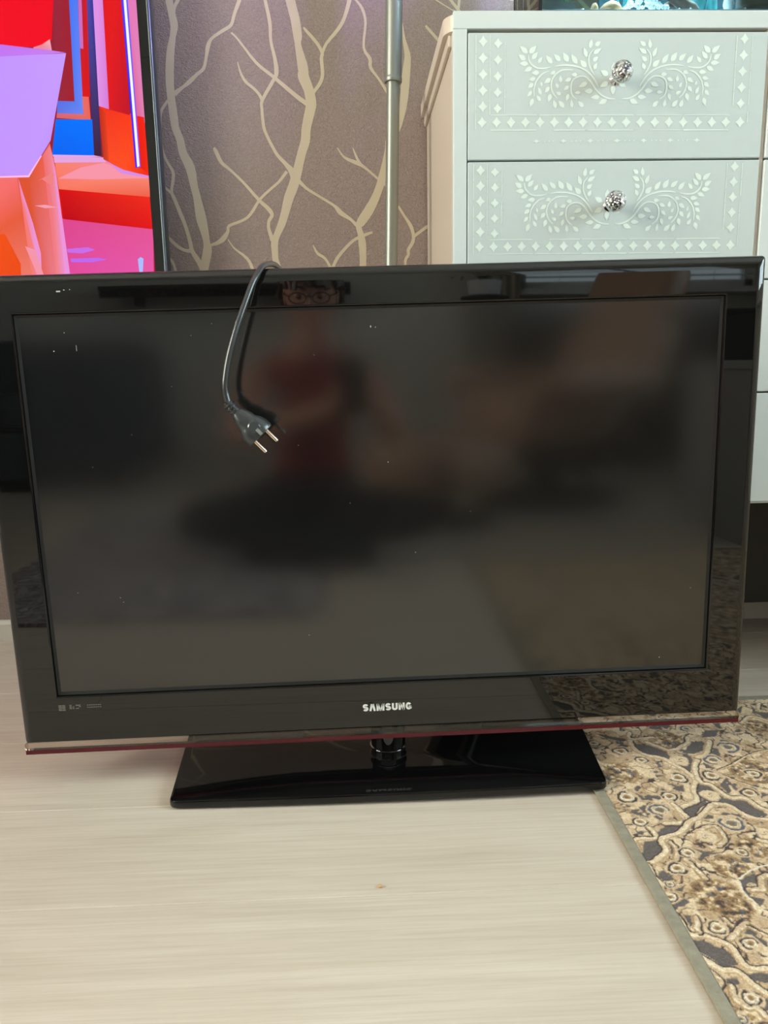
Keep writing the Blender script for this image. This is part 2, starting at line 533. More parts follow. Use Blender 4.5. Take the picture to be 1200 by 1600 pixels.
# ------------------------------------------------------------------ traced flat print and woven pattern, in metres
BRANCHES = [
 [(-.3644,1.2997,.0141),(-.3604,1.2573,.0142),(-.3596,1.2359,.0137),(-.3564,1.2144,.0131),(-.3531,1.1928,.0143),(-.3567,1.1754,.0114),(-.3636,1.1448,.015),(-.3676,1.1051,.0157),(-.3675,1.0717,.0146),(-.3651,1.038,.0158),(-.363,1.0153,.0147),(-.3559,.9948,.0147),(-.3515,.9696,.016),(-.3398,.9441,.0185),(-.3345,.9115,.0149),(-.3298,.8881,.0149),(-.3247,.8526,.02),(-.3199,.8288,.0163),(-.3164,.8048,.0132),(-.3161,.7904,.0176),(-.3244,.7567,.0164),(-.3362,.708,.0153),(-.3486,.6338,.018),(-.3628,.5327,.0169)],
 [(-.3247,1.2997,.0059),(-.3346,1.2573,.0059),(-.3431,1.2359,.0065),(-.3497,1.2252,.0059),(-.3543,1.2101,.0072)],
 [(-.3613,1.0751,.0097),(-.3436,1.0872,.0055),(-.331,1.0961,.0079),(-.3158,1.1093,.006),(-.3031,1.1193,.006),(-.2972,1.138,.0054),(-.2924,1.1578,.0078),(-.2845,1.1709,.0054),(-.2634,1.1839,.006),(-.2474,1.1936,.006),(-.2404,1.212,.006),(-.2297,1.2357,.0071),(-.2214,1.2572,.0071),(-.2075,1.2997,.0059)],
 [(-.3741,1.0639,.0049),(-.3889,1.0427,.0055),(-.3921,1.0155,.0061),(-.3925,.9928,.0061),(-.3893,.9699,.0049),(-.3808,.9514,.0049),(-.3724,.9328,.0062),(-.3781,.9026,.0056),(-.3742,.8885,.0068),(-.3638,.8601,.0075),(-.3555,.8363,.0069),(-.3487,.8076,.0075),(-.346,.7908,.0082),(-.3348,.7713,.0101),(-.3258,.7543,.0114)],
 [(-.3929,.9699,.0037),(-.3942,.9353,.0037),(-.3922,.9121,.0043),(-.3785,.8979,.005)],
 [(-.4049,.8393,.005),(-.3961,.8237,.005),(-.3776,.8032,.0063),(-.3609,.7922,.0063),(-.3473,.7908,.0076)],
 [(-.4058,.7915,.0063),(-.3954,.7806,.0063),(-.3849,.7696,.005),(-.3789,.7477,.0051)],
 [(-.2923,.9794,.0049),(-.2879,.9714,.0074),(-.2791,.9528,.0068),(-.2627,.9388,.005),(-.2393,.9165,.005),(-.21,.8833,.0062),(-.1969,.8714,.0075),(-.1886,.8618,.0081),(-.1864,.8547,.0069),(-.1932,.844,.0063),(-.1938,.8297,.0063),(-.1873,.8081,.0088)],
 [(-.3158,.7952,.0076),(-.3079,.8011,.005),(-.2965,.8046,.0069),(-.2848,.8116,.0101),(-.274,.8259,.0063),(-.2709,.8366,.0056),(-.2429,.847,.005),(-.2274,.8587,.0056),(-.21,.8833,.005),(-.1906,.9008,.005),(-.17,.917,.005),(-.1543,.9355,.0062)],
 [(-.2748,.8115,.0019),(-.2632,.7946,.0032),(-.2392,.775,.0057),(-.2289,.753,.0063),(-.2218,.7186,.0064)],
 [(-.1486,1.2997,.0178),(-.1407,1.2625,.0178),(-.1353,1.2356,.0179),(-.1318,1.2194,.0174),(-.1276,1.2031,.0174),(-.124,1.1748,.0169),(-.124,1.1594,.0121),(-.1174,1.1262,.0188),(-.1155,1.1129,.0194),(-.1158,1.104,.0213),(-.1069,1.0815,.0189),(-.1029,1.059,.0202),(-.1045,1.0477,.0196),(-.1137,1.0136,.0178),(-.1164,.9907,.0179),(-.1246,.9677,.0167),(-.1346,.933,.018),(-.1424,.9097,.0193),(-.1527,.8863,.0187),(-.1599,.8627,.0163),(-.1684,.839,.0151),(-.1801,.8152,.0126),(-.1838,.8032,.0139),(-.1839,.7864,.0126),(-.1833,.7718,.012),(-.1783,.7547,.0121),(-.169,.7056,.0115),(-.1645,.6308,.0129)],
 [(-.2389,1.13,.0018),(-.2339,1.1112,.0042),(-.2251,1.0956,.0055),(-.2111,1.0843,.0049),(-.2008,1.0731,.0055),(-.1953,1.0618,.0061)],
 [(-.1827,1.2997,.0059),(-.1841,1.2464,.006),(-.1822,1.2357,.006),(-.1774,1.2119,.0066),(-.1747,1.1924,.0066),(-.1747,1.1661,.0054),(-.1688,1.1375,.0066),(-.1663,1.1131,.0085),(-.1717,1.0998,.0067),(-.1952,1.064,.0061),(-.1971,1.0483,.0055),(-.195,1.0165,.0061),(-.1896,1.0004,.0055),(-.1795,.9797,.0056),(-.1704,.9646,.0062),(-.1562,.9495,.0074),(-.1445,.9354,.0124),(-.139,.9167,.0137)],
 [(-.2481,1.1806,.0036),(-.2356,1.1685,.0036),(-.2041,1.1288,.0054),(-.1727,1.1042,.0061),(-.134,1.0727,.0079),(-.1103,1.0557,.008)],
 [(-.1126,1.1889,.003),(-.1057,1.1813,.0054),(-.0895,1.1637,.006),(-.0792,1.146,.0061),(-.0808,1.135,.0067),(-.0793,1.1083,.0067),(-.0846,1.0926,.0067),(-.0974,1.077,.0061)],
 [(-.0793,1.1438,.0054),(-.0703,1.1614,.0054),(-.0479,1.1855,.0066),(-.0353,1.2051,.0066),(-.0249,1.2355,.0078),(-.0195,1.257,.0072),(-.0066,1.2997,.0071)],
 [(-.0422,1.2997,.0036),(-.0221,1.2484,.0036),(-.0129,1.2354,.0036),(-.0013,1.2203,.0054),(.0042,1.1963,.0048),(-.0004,1.1546,.0048),(.0113,1.1346,.0067),(.0122,1.119,.0061),(.0276,1.0988,.0043),(.0443,1.074,.0055),(.0539,1.0581,.0049)],
 [(.0739,1.1961,.0012),(.0763,1.1698,.0054),(.0803,1.1521,.0091),(.0829,1.1365,.0122),(.0791,1.1031,.0159),(.0749,1.0625,.0153),(.0695,1.0307,.0105),(.0643,1.0078,.0037),(.0529,.9964,.0037),(.0393,.9942,.0037)],
 [(.0431,.9988,.0037),(.0404,.9873,.005),(.0396,.9757,.005),(.0381,.9641,.0075),(.0353,.9455,.0112),(.0305,.9222,.0156),(.0259,.9081,.015),(.016,.8846,.0163),(.0023,.861,.0189),(-.0126,.8408,.0176),(-.0172,.8313,.0114),(-.0138,.8181,.012),(-.011,.8011,.0152),(-.0103,.7769,.0133),(-.0109,.7525,.0134),(-.012,.7033,.0141),(-.0104,.603,.0156)],
 [(-.0552,.9776,.0019),(-.042,.9601,.0043),(-.0175,.9495,.0075),(-.0028,.9412,.005),(.0242,.9187,.0037)],
 [(-.0255,.9774,.0019),(-.0173,.9576,.005),(-.0101,.9471,.005)],
 [(.0317,.9175,.005),(.039,.9044,.0025)],
 [(-.1339,.9202,.0075),(-.1231,.9095,.0062),(-.1111,.9,.005),(-.067,.8736,.005),(-.0572,.864,.0088),(-.0499,.8568,.0088),(-.0326,.8459,.0057),(-.0203,.8337,.0069)],
 [(.0097,.8214,.0044),(-.0081,.8156,.0063),(-.0286,.8062,.0057),(-.0494,.7871,.0063),(-.0625,.7715,.0063),(-.0719,.7533,.0064)],
 [(-.1084,.7987,.0019),(-.1001,.7829,.0051),(-.0853,.773,.0051),(-.0745,.7534,.0051),(-.059,.7163,.0077)],
 [(.061,.8699,.0044),(.0734,.8507,.005),(.0858,.8314,.007),(.0907,.812,.0063),(.088,.7999,.007),(.0802,.7879,.0064),(.0801,.7782,.0057),(.0743,.7685,.0057),(.0734,.7514,.0038),(.0691,.7145,.0038)],
 [(.0907,.812,.0057),(.1163,.8298,.0057),(.1493,.8498,.0063)],
 [(.1177,1.1916,.0036),(.1213,1.1872,.0048),(.1394,1.1685,.0055),(.1601,1.1474,.0049)],
 [(.1531,1.2568,.0054),(.1651,1.2352,.0054),(.1772,1.221,.0054),(.1917,1.2024,.006)],
 [(.1844,1.2676,.0048),(.1814,1.2352,.0048),(.1796,1.2199,.0048)],
]
STENCIL_LEAVES = [
 (-.1331,.0608,-.1444,.0703,.0071),
 (-.1303,.0608,-.1204,.0705,.0075),
 (-.136,.0523,-.1462,.0589,.0071),
 (-.1322,.0471,-.1447,.0475,.0067),
 (-.1266,.042,-.1378,.037,.0063),
 (-.1264,.0532,-.118,.0626,.0067),
 (-.1177,.0481,-.1112,.0562,.0052),
 (-.0975,.0473,-.1067,.058,.0067),
 (-.0858,.0506,-.0958,.0598,.0067),
 (-.0744,.0495,-.0823,.0617,.0078),
 (-.0617,.0471,-.0705,.0594,.0071),
 (-.0483,.0425,-.0576,.0517,.0075),
 (-.1158,.0354,-.1269,.0348,.0063),
 (-.1212,.0282,-.1308,.0256,.0056),
 (-.124,.0213,-.132,.0151,.006),
 (-.126,.0112,-.1326,.0035,.0052),
 (-.1241,.0011,-.1281,-.0098,.0063),
 (-.113,-.0021,-.1191,.0058,.0052),
 (-.1123,.0065,-.1171,.0166,.0048),
 (-.1114,.0173,-.1135,.0243,.0034),
 (-.0927,.0365,-.1005,.0332,.0052),
 (-.0992,.0273,-.1084,.0215,.0063),
 (-.1007,.0165,-.1073,.0088,.006),
 (-.0987,.0072,-.1019,-.0034,.0063),
 (-.0906,-.0115,-.0943,-.0006,.006),
 (-.0787,-.0108,-.0871,-.0014,.0063),
 (-.0834,.0063,-.0912,.0099,.0048),
 (-.0879,.0152,-.0918,.0219,.0045),
 (-.0844,.0226,-.0853,.0319,.0052),
 (-.0696,.0272,-.0788,.0241,.0056),
 (-.073,.0176,-.0802,.0118,.0052),
 (-.0727,.0071,-.0759,-.0026,.0052),
 (-.0671,-.0109,-.0684,0,.0048),
 (-.0505,-.0102,-.0588,-.0024,.006),
 (-.0609,.0325,-.0697,.0326,.0056),
 (-.0554,.0085,-.0643,.0089,.0048),
 (-.0465,.0216,-.0582,.0163,.0067),
 (-.0376,.0107,-.0504,.0108,.0071),
 (-.0279,.0029,-.0407,.0022,.0063),
 (-.0167,-.001,-.0293,-.0064,.0071),
 (-.0434,.0669,-.0416,.0791,.006),
 (-.0476,.0555,-.0531,.0685,.006),
 (-.0362,.0699,-.028,.076,.006),
 (-.0384,.06,-.0268,.0669,.006),
 (-.0389,.0501,-.0312,.0562,.006),
 (-.0369,.0393,-.0326,.0482,.0056),
]
STENCIL_STEMS = [
 ([(-.1319,.0589),(-.1309,.052),(-.1266,.0459),(-.119,.0415),(-.1088,.0409),(-.0991,.0427)],.0021),
 ([(-.0937,.0434),(-.0819,.0449),(-.0667,.0441),(-.0513,.0394),(-.0391,.0301),(-.0301,.0169)],.0022),
 ([(-.1224,.0042),(-.1227,.0151),(-.1186,.0259),(-.1104,.0343),(-.102,.0373)],.0021),
 ([(-.0884,.0009),(-.0945,.0072),(-.0981,.0165),(-.097,.0258),(-.0917,.0334),(-.0817,.0388),(-.0674,.0387)],.0022),
 ([(-.0602,-.0008),(-.0672,.0055),(-.0695,.0148),(-.0678,.0241),(-.0611,.0294),(-.051,.0302),(-.0423,.0247),(-.0334,.0131),(-.0246,.0052),(-.0142,.0008),(-.0047,.0001)],.0022),
 ([(-.0386,.0654),(-.0443,.0578),(-.0444,.0471),(-.0402,.0378),(-.0358,.0316)],.0021),
]
PICTURE = [
 ([(-1.5905,1.6681),(-.3658,1.6813),(-.4044,.7266),(-1.8286,.7464)],[(150,35,50),(150,35,50),(150,35,50),(150,35,50)]),
 ([(-1.5905,1.6681),(-1.0962,1.6734),(-1.2302,.9515),(-1.7744,.956)],[(200,20,40),(235,20,25),(225,40,30),(190,20,50)]),
 ([(-1.774,.9575),(-.5732,.9476),(-.577,.893),(-1.7911,.8913)],[(240,130,120),(250,130,115),(250,120,95),(240,110,90)]),
 ([(-1.7903,.8943),(-.5672,.8945),(-.5644,.8406),(-1.805,.8376)],[(190,0,20),(215,10,15),(225,30,20),(180,0,20)]),
 ([(-1.8046,.8391),(-.5594,.8421),(-.5817,.4648),(-1.8942,.492)],[(215,70,150),(225,75,145),(228,90,200),(220,80,190)]),
 ([(-1.1352,.9493),(-1.1727,.9287),(-1.2194,.9187),(-1.1931,1.0202),(-1.1105,1.0386)],[(255,75,30),(255,80,35),(240,40,15),(255,60,20),(240,50,30)]),
 ([(-1.1345,.9492),(-1.1457,.9419),(-1.1248,1.0271),(-1.1105,1.0386)],[(190,50,30),(225,70,35),(225,60,30),(200,40,25)]),
 ([(-1.1275,1.0323),(-1.1676,1.023),(-1.078,1.397),(-1.049,1.3971)],[(225,25,30),(190,20,40),(245,20,15),(235,10,15)]),
 ([(-1.1702,.9257),(-1.2207,.9181),(-1.2197,.9217),(-1.198,.926),(-1.1722,.9317),(-1.1521,.9405),(-1.1352,.9493)],[(215,140,235),(215,140,235),(215,140,235),(215,140,235),(215,140,235),(215,140,235),(215,140,235)]),
 ([(-1.1728,1.023),(-1.1965,1.0101),(-1.1006,1.3969),(-1.0786,1.397)],[(225,80,130),(225,130,180),(230,120,195),(235,130,205)]),
 ([(-1.1991,.9364),(-1.2183,.9261),(-1.1929,1.0197),(-1.1737,1.023)],[(225,30,20),(240,40,10),(245,35,15),(240,30,25)]),
 ([(-1.1933,.9349),(-1.2022,.9364),(-1.0815,1.397),(-1.0693,1.397)],[(30,20,240),(150,80,255),(60,110,255),(30,70,255)]),
 ([(-1.1961,.9364),(-1.2001,.9379),(-1.078,1.397),(-1.0737,1.397)],[(245,250,255),(245,250,255),(245,250,255),(245,250,255)]),
 ([(-1.1084,1.0386),(-1.1299,1.0323),(-1.0446,1.3971),(-1.0257,1.3972)],[(225,150,235),(215,125,215),(225,145,225),(220,150,230)]),
 ([(-1.0997,1.0269),(-1.1174,.9536),(-1.1304,.9551),(-1.0286,1.3972),(-1.0184,1.3972)],[(45,25,60),(70,30,50),(55,35,60),(60,60,200),(90,90,210)]),
 ([(-1.0377,1.0446),(-1.0666,1.0456),(-.9937,1.3973),(-.9645,1.3974)],[(150,40,60),(165,30,45),(155,30,45),(150,35,60)]),
 ([(-1.0801,1.0523),(-1.094,1.0515),(-1.0228,1.3972),(-1.0082,1.3972)],[(220,25,25),(215,20,25),(205,30,50),(150,30,60)]),
 ([(-1.0629,1.1315),(-1.0692,1.1301),(-1.014,1.3972),(-1.0082,1.3972)],[(205,110,190),(205,110,190),(205,110,190),(205,110,190)]),
 ([(-1.0871,1.0239),(-1.0409,1.0251),(-1.0412,1.0172),(-1.1016,1.0138),(-1.0914,1.0524),(-1.08,1.0529)],[(225,110,110),(215,100,120),(215,100,110),(235,100,80),(240,100,90),(235,110,90)]),
 ([(-1.0683,1.0447),(-1.0385,1.0454),(-1.0409,1.0251),(-1.0867,1.0239),(-1.0053,1.3972),(-.9893,1.3973)],[(85,125,240),(90,110,230),(100,115,225),(110,135,245),(30,110,245),(20,110,250)]),
 ([(-1.0437,.9559),(-1.1175,.955),(-1.1038,1.0153),(-1.0404,1.0149)],[(0,100,245),(0,105,250),(0,115,255),(0,112,255)]),
 ([(-1.0465,.9521),(-1.1315,.9528),(-1.1174,.9553),(-1.0443,.9559)],[(225,170,230),(225,170,230),(225,170,230),(225,170,230)]),
 ([(-.5642,.8421),(-.4023,.8207),(-.4247,.427),(-.6256,.4314)],[(222,70,140),(228,85,150),(240,100,225),(228,90,190)]),
 ([(-.5646,.7875),(-.5253,.7901),(-.5127,.7852),(-.5361,.7792),(-.5636,.7812)],[(200,110,235),(200,110,235),(200,110,235),(200,110,235),(200,110,235)]),
 ([(-.5597,.7701),(-.5075,.771),(-.4914,.7676),(-.5212,.7632),(-.5587,.7637)],[(190,105,240),(190,105,240),(190,105,240),(190,105,240),(190,105,240)]),
 ([(-.5672,.8945),(-.4046,.8775),(-.4036,.8207),(-.566,.8406)],[(215,10,15),(240,40,25),(225,20,20),(190,0,20)]),
 ([(-.5719,.9446),(-.4828,.9439),(-.4496,.9193),(-.4027,.9113),(-.4039,.8775),(-.569,.8929)],[(250,130,110),(245,135,140),(250,140,120),(250,135,115),(240,95,70),(250,120,95)]),
 ([(-.5688,.9112),(-.5255,.93),(-.4833,.9378),(-.4037,.9107),(-.4954,.9091)],[(248,150,170),(248,150,170),(248,150,170),(248,150,170),(248,150,170)]),
 ([(-.5729,.9506),(-.4825,.9469),(-.4784,.9387),(-.5725,.9386)],[(228,165,225),(228,165,225),(228,165,225),(228,165,225)]),
 ([(-.4844,1.0349),(-.4038,1.0152),(-.4036,.9113),(-.4494,.9223),(-.4828,.9439)],[(240,50,30),(255,60,20),(240,40,15),(255,80,35),(255,75,30)]),
 ([(-.4844,1.0349),(-.4728,1.023),(-.4738,.9362),(-.4834,.9439)],[(200,40,25),(225,60,30),(225,70,35),(190,50,30)]),
 ([(-.4525,1.3992),(-.4225,1.3993),(-.4295,1.0183),(-.4685,1.0283)],[(235,10,15),(245,20,15),(190,20,40),(225,25,30)]),
 ([(-.4828,.9439),(-.4676,.9346),(-.4491,.9254),(-.424,.9191),(-.4025,.9143),(-.4024,.9106),(-.4528,.9193)],[(215,140,235),(215,140,235),(215,140,235),(215,140,235),(215,140,235),(215,140,235),(215,140,235)]),
 ([(-.4219,1.3993),(-.3991,1.3994),(-.403,1.0048),(-.4241,1.0183)],[(235,130,205),(230,120,195),(225,130,180),(225,80,130)]),
 ([(-.4232,1.0183),(-.4041,1.0146),(-.4028,.9189),(-.4199,.9297)],[(240,30,25),(245,35,15),(240,40,10),(225,30,20)]),
 ([(-.4315,1.3993),(-.4189,1.3993),(-.4167,.9297),(-.4264,.9282)],[(30,70,255),(60,110,255),(150,80,255),(30,20,240)]),
 ([(-.427,1.3993),(-.4225,1.3993),(-.4185,.9312),(-.4231,.9297)],[(245,250,255),(245,250,255),(245,250,255),(245,250,255)]),
 ([(-.4765,1.3991),(-.457,1.3992),(-.466,1.0283),(-.4866,1.0349)],[(220,150,230),(225,145,225),(215,125,215),(225,150,235)]),
 ([(-.484,1.3991),(-.4735,1.3991),(-.4861,.9499),(-.4999,.9485),(-.4987,1.0232)],[(90,90,210),(60,60,200),(55,35,60),(70,30,50),(45,25,60)]),
 ([(-.5393,1.3989),(-.5094,1.399),(-.5278,1.0425),(-.5577,1.0418)],[(150,35,60),(155,30,45),(165,30,45),(150,40,60)]),
 ([(-.4945,1.399),(-.4795,1.3991),(-.498,1.0482),(-.5121,1.0492)],[(150,30,60),(205,30,50),(215,20,25),(220,25,25)]),
 ([(-.4945,1.399),(-.4885,1.3991),(-.5027,1.1281),(-.5088,1.1296)],[(205,110,190),(205,110,190),(205,110,190),(205,110,190)]),
 ([(-.512,1.0498),(-.5004,1.0491),(-.5002,1.0099),(-.5613,1.0141),(-.5596,1.0221),(-.5125,1.0203)],[(235,110,90),(240,100,90),(235,100,80),(215,100,110),(215,100,120),(225,110,110)]),
 ([(-.5139,1.399),(-.4974,1.399),(-.5128,1.0203),(-.5596,1.0221),(-.5566,1.0427),(-.5263,1.0416)],[(20,110,250),(30,110,245),(110,135,245),(100,115,225),(90,110,230),(85,125,240)]),
 ([(-.5628,1.0118),(-.4975,1.0113),(-.4995,.95),(-.575,.9521)],[(0,112,255),(0,115,255),(0,105,250),(0,100,245)]),
 ([(-.5743,.9521),(-.4994,.9503),(-.4856,.9475),(-.5731,.9482)],[(225,170,230),(225,170,230),(225,170,230),(225,170,230)]),
 ([(-.8777,1.45),(-.5162,1.4518),(-.5476,1.2077),(-.5571,1.1426),(-.5784,1.1312),(-.9243,1.1367)],[(240,0,20),(235,0,25),(240,0,25),(240,10,30),(245,5,35),(240,0,30)]),
 ([(-.5908,1.1307),(-.5748,1.1355),(-.5601,1.144),(-.5582,1.1254),(-.5882,1.1255)],[(245,150,150),(240,140,140),(250,180,190),(235,150,190),(225,130,180)]),
 ([(-.9566,.9193),(-.6386,.914),(-.6256,.8551),(-.6137,.799),(-.6341,.4316),(-1.0278,.4401)],[(255,130,90),(245,110,110),(230,90,60),(245,140,120),(245,150,150),(250,90,20)]),
 ([(-.9771,.7817),(-.6749,.8154),(-.6516,.7618),(-.6797,.4326),(-1.0278,.4401)],[(245,90,25),(240,80,20),(240,75,15),(235,60,20),(235,60,20)]),
 ([(-.6419,.9134),(-.621,.9148),(-.5918,.9523),(-.5772,.9717),(-.5703,.928),(-.5679,.8545),(-.5883,.4306),(-.6365,.4316),(-.6163,.8053),(-.6256,.8551)],[(225,80,45),(220,85,50),(235,95,70),(240,105,90),(240,110,90),(245,130,130),(235,140,180),(240,95,55),(225,70,25),(225,85,50)]),
 ([(-.5918,.9523),(-.5776,.9672),(-.5719,.928),(-.5686,.8638),(-.5624,.7416),(-.589,.4306),(-.5985,.4308),(-.5787,.7924),(-.5824,.8701),(-.5863,.9281)],[(240,110,110),(240,130,140),(240,150,215),(235,150,220),(235,150,225),(235,150,220),(235,120,140),(245,140,150),(235,110,90),(235,110,120)]),
 ([(-.6403,.9134),(-.6327,.8798),(-.6215,.8334),(-.6124,.7802),(-.6341,.4316),(-.6442,.4318),(-.6221,.7803),(-.6301,.8273),(-.6384,.8707)],[(240,140,180),(235,150,220),(235,150,215),(240,150,210),(235,140,180),(250,120,100),(245,130,120),(245,120,100),(245,120,110)]),
 ([(-.6402,.7931),(-.6231,.7866),(-.6113,.7422),(-.6358,.4316),(-.6191,.7296),(-.6315,.7678)],[(245,150,170),(245,150,170),(245,150,170),(245,150,170),(245,150,170),(245,150,170)]),
 ([(-.6151,.8643),(-.5957,.8656),(-.5737,.8608),(-.5963,.8595)],[(245,160,180),(245,160,180),(245,160,180),(245,160,180)]),
 ([(-.6059,.907),(-.5875,.916),(-.5743,.9204),(-.5797,.8976),(-.5976,.91)],[(240,130,130),(240,130,130),(240,130,130),(240,130,130),(240,130,130)]),
 ([(-.9241,1.1381),(-.6489,1.1358),(-.5573,1.1254),(-.5343,1.1219),(-.6513,1.1143),(-.9304,1.0954)],[(195,110,235),(195,115,238),(190,115,235),(200,130,240),(195,120,245),(190,120,240)]),
 ([(-.93,1.0982),(-.6512,1.1157),(-.5335,1.121),(-.5751,.9761),(-.621,.9148),(-.6735,.9143),(-.9571,.9157)],[(190,145,255),(196,150,255),(200,155,255),(195,150,255),(198,152,255),(196,150,255),(190,145,255)]),
 ([(-.9568,.9181),(-.6734,.9158),(-.6218,.9169),(-.5951,.9508),(-.5936,.9499),(-.6202,.9135),(-.6737,.9131),(-.9572,.9154)],[(255,190,240),(255,190,240),(255,190,240),(255,190,240),(255,190,240),(255,190,240),(255,190,240),(255,190,240)]),
 ([(-.4342,.7669),(-.429,.7709),(-.4236,.7683),(-.4272,.7604),(-.4274,.7397),(-.433,.7398),(-.4332,.7589)],[(170,190,255),(170,190,255),(170,190,255),(170,190,255),(170,190,255),(170,190,255),(170,190,255)]),
]
RUG_GROUND = [
 [(.3668,.0591),(.3867,.0542),(.4076,.0342),(.4079,.0177),(.4,.0068),(.392,.0189),(.3764,.027),(.366,.0372)],
 [(.4534,.0577),(.4733,.0588),(.4705,.0368),(.4449,.0221),(.4288,.0256),(.4395,.0367)],
 [(.4928,.0908),(.5158,.0917),(.4979,.0696),(.4765,.0712)],
 [(.4011,.0068),(.4119,.0105),(.4312,.0231),(.4374,.0156),(.4352,-.0025),(.4174,-.0275),(.4082,-.0094)],
 [(.4153,-.0524),(.4289,-.0634),(.436,-.0758),(.4333,-.0948),(.4539,-.1),(.4708,-.1158),(.4676,-.1352),(.4501,-.1357),(.437,-.1172),(.4229,-.1034),(.4119,-.1045),(.4043,-.089),(.3995,-.0733)],
 [(.3658,-.1123),(.3969,-.0961),(.4097,-.1025),(.3898,-.1211),(.3819,-.1364),(.3645,-.1369)],
 [(.3344,-.1468),(.3643,-.142),(.3547,-.1597),(.3298,-.1581)],
 [(.3203,.0958),(.3433,.0826),(.3665,.0717),(.3567,.0648),(.3323,.0793)],
 [(.6073,.1793),(.5957,.1442),(.6175,.1168),(.631,.1415),(.6023,.1466)],
 [(.3831,.008),(.3862,-.0101),(.3776,-.0117)],
 [(.451,.0146),(.4539,-.0193),(.4429,-.0185)],
 [(.3159,-.1053),(.3348,-.0993),(.3313,-.1136),(.318,-.1163)],
 [(.524,-.0242),(.5395,-.0166),(.5281,-.0416)],
 [(.4554,-.049),(.4516,-.0769),(.4437,-.0822),(.4433,-.0604)],
 [(.3738,-.1477),(.3874,-.1486),(.3772,-.1579)],
 [(.5696,.155),(.5911,.1713),(.5741,.1429)],
 [(.3643,-.1146),(.3839,-.0995),(.4003,-.0922),(.4106,-.103),(.3878,-.1242),(.3812,-.1348),(.3636,-.1398)],
 [(.4306,-.0925),(.4612,-.0997),(.4691,-.1136),(.4682,-.1344),(.4524,-.1349),(.4456,-.112),(.4259,-.1023)],
 [(.3374,-.1441),(.3632,-.1428),(.3609,-.1502),(.3426,-.1638),(.3156,-.1678),(.3189,-.1593)],
 [(.2965,-.1766),(.3145,-.1749),(.3153,-.1945),(.2982,-.212),(.2779,-.2172),(.2763,-.208),(.2882,-.1941)],
 [(.3735,-.1481),(.3892,-.1491),(.3823,-.1561),(.373,-.157)],
 [(.3504,-.194),(.3724,-.2036),(.3591,-.2067),(.3479,-.2165),(.345,-.2137),(.3551,-.2025)],
 [(.2915,-.227),(.2938,-.2396),(.302,-.251),(.2916,-.2492),(.2902,-.2406)],
 [(.3753,-.2484),(.3954,-.2424),(.3925,-.2495),(.3784,-.2582),(.3798,-.2677),(.3737,-.2765),(.3865,-.2818),(.3751,-.2944),(.3737,-.2855),(.3718,-.2741),(.3707,-.2671)],
 [(.3961,-.2593),(.4118,-.2495),(.3987,-.2735)],
 [(.2953,-.1563),(.3045,-.1554),(.3012,-.164),(.2932,-.162)],
 [(.3945,-.1643),(.4013,-.1792),(.3915,-.1814)],
 [(.4341,-.1699),(.4456,-.1648),(.4436,-.1848),(.4331,-.1785)],
 [(.3226,-.2175),(.3314,-.2258),(.3242,-.2329)],
 [(.3735,-.1103),(.364,-.1064),(.3672,-.1164)],
 [(.2775,-.2566),(.2895,-.2502),(.2888,-.2561),(.2788,-.2614)],
 [(.298,-.2626),(.3126,-.2541),(.3039,-.2653)],
 [(.2776,-.2839),(.2892,-.289),(.2792,-.2949)],
 [(.2776,-.3244),(.2819,-.332),(.2966,-.3351),(.3034,-.3433),(.3134,-.3509),(.3159,-.3606),(.3152,-.3692),(.2989,-.3702),(.2946,-.362),(.2874,-.3507),(.2785,-.3446),(.277,-.336)],
 [(.3168,-.3791),(.343,-.3794),(.3356,-.3928),(.3182,-.3862)],
 [(.2945,-.3835),(.3056,-.3835),(.3051,-.3904),(.2943,-.3922)],
 [(.2833,-.3977),(.2867,-.3997),(.2879,-.4151),(.2762,-.4116)],
 [(.3159,-.4038),(.3244,-.4114),(.3177,-.4237),(.3099,-.4153)],
 [(.3151,-.3355),(.3274,-.3223),(.3403,-.3193),(.3249,-.3317),(.3173,-.3363)],
 [(.2916,-.2994),(.2985,-.3014),(.2918,-.3194),(.2911,-.3133)],
 [(.2761,-.2824),(.2897,-.2881),(.2852,-.2934),(.277,-.2913)],
 [(.3127,-.3988),(.3171,-.4015),(.3144,-.4085)],
 [(.2782,-.3597),(.2858,-.3721),(.2811,-.3692)],
 [(.2777,-.3831),(.2801,-.3845),(.2774,-.3881)],
 [(.3463,-.3257),(.3576,-.3409),(.3532,-.3491),(.3485,-.336)],
 [(.3256,-.303),(.3303,-.3072),(.326,-.3139)],
 [(.2772,-.3086),(.2798,-.3141),(.2783,-.323),(.2771,-.3155)],
]
